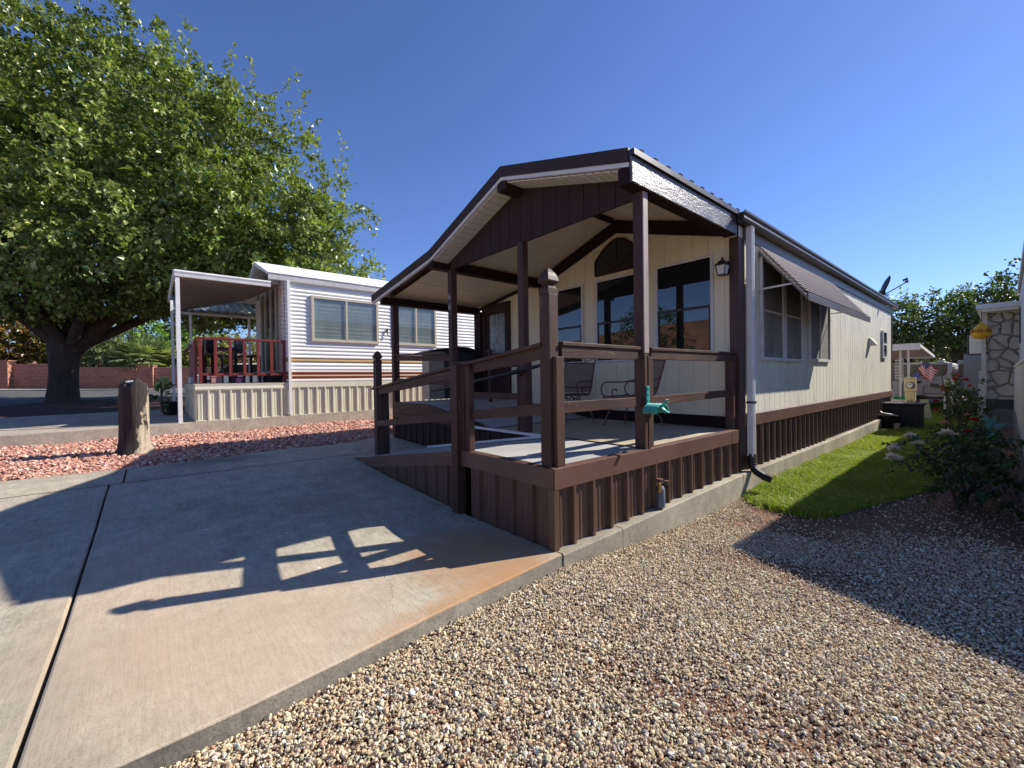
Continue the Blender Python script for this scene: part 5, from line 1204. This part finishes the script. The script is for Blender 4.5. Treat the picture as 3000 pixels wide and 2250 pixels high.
# roses along the right hand house
PET = {'white': [(.75,.68,.62),(.8,.74,.66),(.62,.5,.45)], 'red': [(.55,.012,.025),(.42,.008,.02),(.62,.03,.04)], 'pink': [(.65,.3,.3),(.75,.42,.38)], 'coral': [(.65,.09,.06),(.7,.16,.08)]}
def rose(parent, p, r, kind):
    n = 26; d = sphere_dirs(n); d[:, 2] = np.abs(d[:, 2])*.7+.1; p = np.array(p)
    leaves('bloom', np.tile(p, (n,1)) + d*r*.12, d, r*RNG.uniform(.7,1.15,n), palette(n, PET[kind], [1]*len(PET[kind]), .1), m_petal, parent, wid=.5, fold=.3)
ROSEG = [(.03,.07,.018),(.045,.095,.022),(.03,.07,.025),(.08,.115,.03)]
r1 = shrub('rose_bush', 'large dark rose bush with big white blooms at the near end of the lawn', 'rose bush', (1.88,4.25,-.15), [(1.75,4.3,.33,.3,.3,.26),(1.55,4.25,.38,.2,.2,.18),(1.95,4.5,.3,.26,.3,.3),(2.03,4.0,.22,.17,.22,.26),(1.75,4.0,.18,.22,.2,.2),(1.8,4.6,.42,.22,.25,.2),(1.95,4.8,.42,.22,.25,.24)], 85, 14, .055, ROSEG, spray=.14, droop=.3, shell=(.3,1.08))
for p, r in (((1.285,4.2,.39),.075), ((1.29,4.18,.28),.085), ((1.43,4.2,.545),.08), ((1.49,4.2,.475),.06), ((1.715,4.2,.60),.075), ((1.30,4.25,.43),.05)):
    rose(r1, p, r, 'white'); MB().tube([p, ((p[0]+1.6)/2, p[1]+.02, p[2]-.05), (1.62,4.25,.25)], .005, 5).build('stem', m_twig, r1)
r2 = shrub('rose_bush', 'tall rose bush with red blooms beside the van', 'rose bush', (1.55,10.2,-.14), [(1.55,10.2,.62,.27,.35,.3),(1.5,10.3,.32,.3,.35,.26),(1.62,10.1,.9,.2,.25,.2),(1.42,10.2,.9,.16,.2,.2),(1.68,10.3,.6,.2,.25,.25)], 60, 14, .065, ROSEG+[(.09,.13,.03)], (4,4,3,2,3), spray=.2, shell=(.3,1.1))
for p, kd in (((1.68,10.1,.75),'red'), ((1.60,10.1,1.10),'red'), ((1.45,10.1,1.12),'red'), ((1.50,10.1,1.18),'coral'), ((1.66,10.1,.98),'coral'), ((1.27,10.1,.95),'coral'), ((1.34,10.1,.93),'red'), ((1.30,10.1,.88),'coral'), ((1.18,10.1,.67),'red'), ((1.19,10.1,.48),'red'), ((1.63,10.0,.42),'pink')): rose(r2, p, .05, kd)
MB().tube([(1.18,10.1,.67),(1.3,10.15,.5),(1.5,10.2,.2)], .004, 5).build('stem', m_twig, r2); MB().tube([(1.19,10.1,.48),(1.3,10.15,.35),(1.5,10.2,.1)], .004, 5).build('stem', m_twig, r2)
r4 = shrub('rose_bush', 'yellow leaved rose shoot arching left of the red roses', 'rose bush', (1.35,11,-.14), [(1.28,11,1.05,.13,.16,.15),(1.33,11,.85,.12,.16,.16),(1.22,11,1.18,.09,.1,.08)], 60, 12, .065, [(.22,.24,.05),(.28,.22,.06),(.14,.19,.04)], (3,2,3), spray=.16)
r3 = shrub('rose_bush', 'low mixed rose bush with pale and dark red blooms behind the large dark one', 'rose bush', (1.75,6.6,-.14), [(1.75,6.6,.2,.3,.5,.24),(1.6,7.2,.16,.26,.4,.22),(1.9,5.9,.25,.22,.4,.28),(1.8,7.6,.25,.28,.4,.24),(1.95,5.4,.12,.2,.3,.24)], 55, 14, .06, ROSEG+[(.12,.14,.03)], (4,4,3,2,3), spray=.16, shell=(.3,1.08))
for p, kd in (((1.55,6.5,.52),'pink'), ((1.66,6.6,.36),'white'), ((1.75,6.5,.3),'red'), ((1.83,6.6,.58),'red'), ((1.78,6.5,.42),'red')): rose(r3, p, .055, kd)
aq = thing('garden_ornament', 'aqua metal flower ornament standing among the roses', 'garden ornament', (1.96,7.4,-.14))
mb = MB(); 
for (x, z, a) in ((1.925,.55,100),(1.95,.46,60),(1.90,.42,140),(2.0,.54,80),(2.02,.42,40),(1.98,.30,-80),(2.03,.30,-60),(2.06,.46,30)):
    d = Vector((math.cos(R(a)), -.15, math.sin(R(a)))); u = Vector((-d.z, 0, d.x)); c = Vector((x,7.4,z)); L_ = .15
    mb.prism([c-d*L_*.5, c-d*.01+u*.04, c+d*L_*.55, c-d*.01-u*.04], (0,.012,0))
mb.build('petals', m_aqua, aq); MB().tube([(1.94,7.41,-.14),(1.95,7.41,.5)], .01, 6).build('stem', m_aqua, aq); MB().tube([(2.0,7.41,-.14),(2.01,7.41,.5)], .01, 6).build('stem', m_aqua, aq)
br1 = thing('fallen_branch', 'bare grey branch lying on the soil at the right wall', 'branch', (2.05,4.4,-.1))
mb = MB(); mb.tube([(1.9,4.2,.0),(2.0,4.35,.02),(2.12,4.5,.1),(2.2,4.6,.13)], [.008,.012,.014,.01], 6); mb.tube([(2.0,4.35,.02),(1.97,4.4,.1),(1.95,4.42,.16)], .006, 5); mb.tube([(2.12,4.5,.1),(2.16,4.4,.04)], .006, 5); mb.build('wood', mat('grey_driftwood', (.3,.27,.24), .9, .2, 20), br1)

# things at the far end of the lawn
bx_ = thing('deck_box', 'low black plastic storage box across the end of the lawn', 'storage box', (.35,12.75,-.14))
mb = MB(); mb.box(.0,.74,12.55,13.05,-.16,.43)
for k in range(7): mb.box(.04+k*.1,.1+k*.1,12.538,12.55,-.1,.38)
mb.build('bin', m_blackp, bx_, bevel=.01); MB().box(-.03,.79,12.51,13.1,.432,.49).build('lid', m_blackp, bx_, bevel=.015)
hp = thing('hose_pot', 'black hose pot beside the home with a pale hose end', 'hose pot', (.13,11.9,-.14))
MB().lathe((.17,12.05,-.15), [(.14,0),(.2,.3),(.21,.36),(.17,.36),(.15,.1)], 16).build('pot', m_blackp, hp, smooth=True); MB().tube([(.05,11.85,.3),(.1,11.83,.26),(.25,11.85,.24),(.35,11.95,.2)], .016, 7).build('hose', m_cream, hp, smooth=True)
fp = thing('flower_pot', 'small tan pot in front of the low black storage box', 'flower pot', (.33,12.0,-.15))
MB().lathe((.33,12.0,-.16), [(.05,0),(.07,.13),(.08,.135),(.08,.16),(.065,.16)], 14).build('pot', m_tan, fp, smooth=True)
tag(MB().box(.12,.24,11.35,11.45,-.15,-.10).build('paver', m_conc2, bevel=.01), 'single small concrete paver at the end of the footing', 'paver')
mp_ = thing('meter_pedestal', 'tan utility meter pedestal marked 66 behind the black box', 'meter pedestal', (.25,15,-.14))
MB().box(.135,.383,15,15.2,.72,1.115).build('meter_box', m_tan, mp_, bevel=.008); MB().box(.145,.372,15.01,15.19,-.2,.716).build('cabinet', m_tan, mp_, bevel=.008); MB().box(.128,.39,14.99,15.21,1.116,1.13).build('cap', m_tan, mp_, bevel=.004)
mo = MB().tube([(.262,15.0,.905),(.262,14.93,.905)], .088, 24).build('meter_ring', m_dkgrey, mp_, bevel=.004); MB().tube([(.262,14.93,.905),(.262,14.925,.905)], .068, 24).build('meter_glass', m_lens, mo); MB().box(.235,.29,14.915,14.922,.91,.93).build('meter_dial', m_black, mo)
text('66', .13, (.262,15.005,.425), faceY, m_dkgrey, 'house_number', mp_, .004)
pn = MB().prism([(.42,15.6,-.2),(.70,15.6,-.2),(.60,15.6,.46),(.42,15.6,.46)], (0,.03,0)); tag(pn.build('board', mat('grey_green_board', (.36,.38,.27), .7, .12, 4)), 'pale green board leaning beside the meter pedestal', 'board')
cl = thing('garden_pillar', 'white square garden pillar behind the red roses', 'pillar', (1.0,17,-.2)); MB().box(.83,1.06,17,17.2,-.2,1.0).build('shaft', m_whitew, cl, bevel=.01); MB().box(.81,1.08,16.98,17.22,1.001,1.05).build('cap', m_whitew, cl, bevel=.01)

pc = thing('patio_cover', 'white patio cover with a low panelled fence beyond the home', 'patio', (-1.2,18,-.2))
MB().prism([(-5,17.4,2.15),(.25,17.4,2.15),(.25,17.4,2.25),(-5,17.4,2.25)], (0,4.5,-.28)).build('roof', m_roof, pc); MB().box(-5,.26,17.36,17.39,2.05,2.27).build('fascia', m_white, pc)
for x in (-.05,-.25,-1.5): MB().box(x-.03,x+.03,17.5,17.56,-.2,2.1).build('post', m_whitew, pc)
mb = MB(); mb.rib((-4,17.6,0), (1,0,0), (0,-1,0), 4.0, lambda t: .3, lambda t: 1.0, depth=.015); mb.build('fence_panel', m_grey, pc); MB().box(-4,.02,17.52,17.6,.28,.36).build('ledge', m_steel, pc)
mb = MB()
for k in range(7): mb.prism([(-.44,17.8,1.05+k*.105),(-.2,17.8,1.05+k*.105),(-.2,17.77,1.115+k*.105),(-.44,17.77,1.115+k*.105)], (0,.01,0))
mb.build('hanging_blind', m_whitew, pc)
ho = thing('garden_hose', 'green garden hose coiled on the patio ledge', 'hose', (-.25,17.4,.36)); mb = MB()
for k in range(3): mb.tube([(-.25+.16*math.cos(R(a)),17.45+.06*math.sin(R(a)),.4+.02*k+.03*math.sin(R(a*2))) for a in range(0,361,20)], .013, 6)
mb.build('hose', mat('green_hose', (.01,.25,.1), .4, .1, 5), ho, smooth=True)
pw = MB(); pw.box(-8,-.2,24,24.2,-.2,1.75); tag(pw.build('garden_fence', mat('tan_fence_boards', (.36,.26,.16), .8, .2, 3, (4,1,.2))), 'tan board fence behind the patio cover', 'fence')

va = thing('camper_van', 'white camper van with a black rear window behind the meter pedestal', 'van', (.3,22,-.15))
m_van = mat('van_grey_white', (.52,.52,.52), .35, .05, 2); m_vdark = mat('van_black_glass', (.012,.012,.014), .12, .1, 3)
MB().prism([(-.75,22,.33),(.66,22,.33),(.72,22,1.0),(.70,22,1.60),(.62,22,1.68),(-.72,22,1.68),(-.78,22,1.55),(-.8,22,.9)], (0,4.2,0)).build('body', m_van, va, bevel=.03)
MB().prism([(-.73,21.99,1.12),(.50,21.99,1.12),(.6,21.99,1.3),(.6,21.99,1.60),(-.7,21.99,1.60)], (0,.008,0)).build('rear_window', m_vdark, va)
MB().box(.60,.74,21.985,22.06,.9,1.66).build('corner_pillar', m_white, va, bevel=.02)
mb = MB(); 
for a, b in (((-.1,.42),(.52,.42)),((.52,.42),(.52,.72)),((.52,.72),(-.1,.72)),((-.1,.72),(-.1,.42))): mb.beam((a[0],21.985,a[1]),(b[0],21.985,b[1]), .018, .018)
mb.build('hatch_seal', m_vdark, va); MB().box(.12,.34,21.93,21.99,.68,.82).build('spare_light', m_vdark, va, bevel=.02); MB().prism([(-.4,21.992,.83),(-.2,21.992,.83),(-.12,21.992,.94),(-.4,21.992,.94)], (0,.006,0)).build('side_stripe', m_vdark, va)
MB().tube([(-.35,21.99,1.1),(.0,21.985,1.02),(.3,21.985,1.0)], .01, 6).build('body_stripe', m_vdark, va)
for x in (-.6,.5):
    w_ = MB().tube([(x,22.6,.12),(x+.2,22.6,.12)], .3, 18).build('wheel', m_blackp, va)
MB().box(-.78,.7,21.96,22.03,.2,.32).build('bumper', m_vdark, va, bevel=.02); MB().box(.3,.52,22.0,22.8,1.682,1.74).build('roof_vent', m_white, va, bevel=.02)
MB().box(.722,.735,22.5,23.3,1.1,1.5).build('side_window', m_vdark, va)
gt = thing('travel_trailer', 'grey sided trailer between the van and the stone faced house', 'trailer', (1.5,22,-.15))
MB().box(1.08,2.6,21.2,26,.25,1.98).build('body', m_grey, gt, bevel=.03); MB().box(.86,1.078,22.5,26,.35,1.75).build('slide_out', m_grey, gt, bevel=.02); MB().box(1.06,2.62,21.18,21.2,1.94,2.01).build('roof_edge', m_dkgrey, gt)
mb = MB(); mb.box(.90,1.05,22.48,22.5,1.1,1.6); mb.build('window', m_vdark, gt, bevel=.01)
for x in (1.2,2.2): MB().tube([(x,22.6,.12),(x+.2,22.6,.12)], .28, 16).build('wheel', m_blackp, gt)

# flags on a slanted pole
def flag_mat():
    m, nt, b = nodes('striped_flag'); a = N(nt, 'ShaderNodeAttribute', attribute_name='tint'); nt.links.new(a.outputs['Color'], b.inputs['Base Color']); b.inputs['Roughness'].default_value = .8; return m
fl = thing('striped_flag', 'red white and blue striped flag hanging from a slanted pole by the van', 'flag', (.3,17,1.3))
MB().tube([(.02,17.05,1.2),(.42,17.0,1.64)], .012, 7).build('pole', m_dkgrey, fl)
nu, nv = 40, 26; V = np.zeros((nv+1, nu+1, 3)); Cc = np.zeros((nv, nu, 3))
h0, h1 = np.array([.22,17.02,1.43]), np.array([.44,17.0,1.66])
for j in range(nv+1):
    for i in range(nu+1):
        t = j/nv; s = i/nu
        V[j, i] = h0+(h1-h0)*t + np.array([.30,-.02,-.50])*s*(1-.25*t) + np.array([.25,0,.3])*s*s*t*.25 + np.array([.02,.05,.01])*math.sin(s*9+t*5)*s
for j in range(nv):
    for i in range(nu):
        k = int(j/nv*13); c = (.5,.02,.03) if k % 2 == 0 else (.75,.7,.66)
        if j/nv > 6/13 and i/nu < .4: c = (.02,.03,.12) if (i*7+j*5) % 9 else (.7,.7,.7)
        Cc[j, i] = c
idx = np.arange((nv+1)*(nu+1)).reshape(nv+1, nu+1); q = np.stack([idx[:-1,:-1], idx[:-1,1:], idx[1:,1:], idx[1:,:-1]], -1).reshape(-1, 4)
VV = V.reshape(-1,3)[q].reshape(-1,3); npmesh('cloth', VV, np.arange(len(VV)).reshape(-1,4), np.repeat(Cc.reshape(-1,3), 4, 0), flag_mat(), fl)
f2 = thing('small_flag', 'small blue and white flag below the larger striped flag', 'flag', (.12,17.1,1.3))
MB().tube([(.05,17.12,1.1),(.26,17.1,1.34)], .008, 6).build('pole', m_dkgrey, f2)
mb = MB(); mb.strip([(.1,17.1,1.18),(.15,17.07,1.2),(.2,17.1,1.29)], [(.14,17.08,1.0),(.22,17.05,1.04),(.28,17.1,1.12)]); mb.build('cloth', mat('blue_flag_cloth', (.10,.10,.42), .7, .6, 9, fleck=((.6,.55,.6), 7, .62)), f2)

# trees beyond
LOC_G = [(.075,.125,.025),(.11,.165,.035),(.05,.09,.02),(.16,.2,.05)]
def back_tree(loc, lobes, label): return shrub('locust_tree', label, 'tree', loc, lobes, 7.5, 22, .2, LOC_G, trunk=(1.8,.2), spray=.9, droop=.25, shell=(.25,1.1), group='trees beyond the van')
back_tree((-1.4,30,-.2), [(-2.2,30,4.3,1.1,1.6,.85),(-1.1,30,4.0,1.1,1.6,1.0),(-1.7,30,3.2,1.2,1.8,.9),(-.7,30,4.7,.6,1,.4),(-2.4,30,5.2,.6,1,.35),(-3,30,3.2,1.4,1.8,1.2),(-.9,30,3.0,.9,1.4,.8),(-2.3,30,2.4,1.2,1.6,.7),(-1.2,30,5.1,.4,.8,.3)], 'locust tree directly behind the far end of the cream home')
back_tree((.4,31,-.2), [(.0,31,4.7,1.0,1.5,.7),(.7,31,4.2,1.1,1.5,.9),(.1,31,3.6,1.1,1.5,.8),(.9,31,3.2,1.0,1.5,.8),(.5,31,5.2,.6,1,.35),(.0,31,2.7,1.0,1.4,.6),(.8,31,2.5,.7,1.3,.5)], 'locust tree directly above the camper van')
back_tree((1.9,32,-.2), [(1.5,32,5.0,.8,1.5,.7),(2.3,32,5.3,1.0,1.5,.7),(1.9,32,4.3,1.1,1.5,.9),(2.8,32,4.4,1.2,1.5,1.0),(1.6,32,3.4,1.0,1.5,.8),(2.1,32,6.1,.6,1,.3),(2.7,32,3.2,1.2,1.5,1)], 'tallest locust tree, rising behind the white eave of the stone house')
shrub('far_tree', 'pale round tree far off below the patio cover', 'tree', (-2.2,60,-.2), [(-2.4,60,2.6,2,2,1.6),(-.4,62,2.2,1.8,1.8,1.4),(-5,60,2.8,2.2,2.2,1.8)], 6, 18, .3, [(.13,.17,.06),(.17,.2,.08)], (1,1), trunk=(1.5,.25), spray=.9)
# what stands behind the viewer and shows mirrored in the front windows
shrub('street_tree', 'leafy tree standing behind the viewer and mirrored in the middle front window', 'tree', (-13.5,-17,.4), [(-13.5,-17,4,1.9,1.9,1.8),(-14.2,-16,2.9,1.6,1.6,1.4),(-12.6,-17.6,2.8,1.5,1.5,1.4),(-14.5,-17.8,5.2,1.4,1.4,1.3)], 6, 22, .16, trunk=(1.8,.18), spray=.7)
hh_ = thing('hilltop_house', 'white flat house on the red hill behind the viewer', 'house', (-82,-150,17))
MB().box(-90,-84.1,-160,-152,13,18.0).build('wall', m_white, hh_); MB().box(-91,-83.3,-161,-151,18.05,18.5).build('roof', m_dkgrey, hh_); MB().box(-84,-76,-159,-153,13,17.2).build('wall', m_tan, hh_); MB().box(-83.2,-75,-160,-152,17.25,17.7).build('roof', m_dkgrey, hh_)
mb = MB()
for k in range(3): mb.box(-89.4+k*1.9,-88.2+k*1.9,-151.95,-151.9,16.2,17.4)
mb.build('window', m_inside, hh_)
ob = thing('bungalow', 'low white bungalow behind the viewer across the drive', 'house', (-4,-19,0))
MB().box(-9,1,-24,-17,-.3,2.1).build('wall', m_lap, ob); MB().prism([(-9.5,-24.5,2.1),(-9.5,-16.5,2.1),(-9.5,-20.5,3.2)], (11,0,0)).build('roof', m_roof, ob)
w_b = MB(); w_b.box(-7,-5.5,-16.99,-16.95,.7,1.6); w_b.box(-3,-1.5,-16.99,-16.95,.7,1.6); w_b.build('window', m_inside, ob)
SKY, SUN, EXPO = .075, 4.7, .66

# ------------------------------------------------------------------ light, sky, camera
w = bpy.data.worlds.new('World'); sc.world = w; w.use_nodes = True
nt = w.node_tree; bg = nt.nodes['Background']
sky = nt.nodes.new('ShaderNodeTexSky'); sky.sky_type = 'NISHITA'; sky.sun_disc = False
SUN_EL, SUN_AZ = R(37.9), R(22.5)          # azimuth from +Y towards +X
sky.sun_elevation = SUN_EL; sky.sun_rotation = SUN_AZ; sky.altitude = 850; sky.air_density = 1.0; sky.dust_density = .2; sky.ozone_density = 3.0
mul_ = nt.nodes.new('ShaderNodeMix'); mul_.data_type = 'RGBA'; mul_.blend_type = 'MULTIPLY'; mul_.inputs[0].default_value = 1; mul_.inputs[7].default_value = (.89, 1.02, 1.42, 1)
nt.links.new(sky.outputs[0], mul_.inputs[6]); nt.links.new(mul_.outputs[2], bg.inputs[0]); bg.inputs[1].default_value = SKY
sd = bpy.data.lights.new('sun', 'SUN'); sd.energy = SUN; sd.angle = R(.53); sd.color = (1, .945, .86)
so = bpy.data.objects.new('sun', sd); col.objects.link(so)
v = Vector((math.sin(SUN_AZ)*math.cos(SUN_EL), math.cos(SUN_AZ)*math.cos(SUN_EL), math.sin(SUN_EL)))
so.rotation_euler = v.to_track_quat('Z', 'Y').to_euler(); so.location = v*50

cd = bpy.data.cameras.new('camera'); cam = bpy.data.objects.new('camera', cd); col.objects.link(cam); sc.camera = cam
cd.sensor_width = 36; cd.sensor_fit = 'HORIZONTAL'; cd.lens = 1236.86/3000*36; cd.clip_start = .05; cd.clip_end = 3000
yaw, p, r = R(49.4864), R(.69973), R(.81224)
fw = Vector((-math.sin(yaw)*math.cos(p), math.cos(yaw)*math.cos(p), -math.sin(p))); rt = Vector((math.cos(yaw), math.sin(yaw), 0)); dn = fw.cross(rt)
rx = rt*math.cos(r) + dn*math.sin(r); dy = -rt*math.sin(r) + dn*math.cos(r)
Mx = Matrix((rx, -dy, -fw)).transposed().to_4x4(); Mx.translation = Vector((2.121, -2.201, 1.261)); cam.matrix_world = Mx

vs_ = sc.view_settings; sc.display_settings.display_device = 'sRGB'; vs_.view_transform = 'Standard'; vs_.look = 'None'; vs_.exposure = EXPO; vs_.gamma = 1; vs_.use_curve_mapping = False
sc.render.engine = 'CYCLES'; sc.cycles.use_denoising = True; sc.cycles.max_bounces = 8; sc.cycles.transparent_max_bounces = 16
for o in sc.objects:
    if '_w' in o: del o['_w']
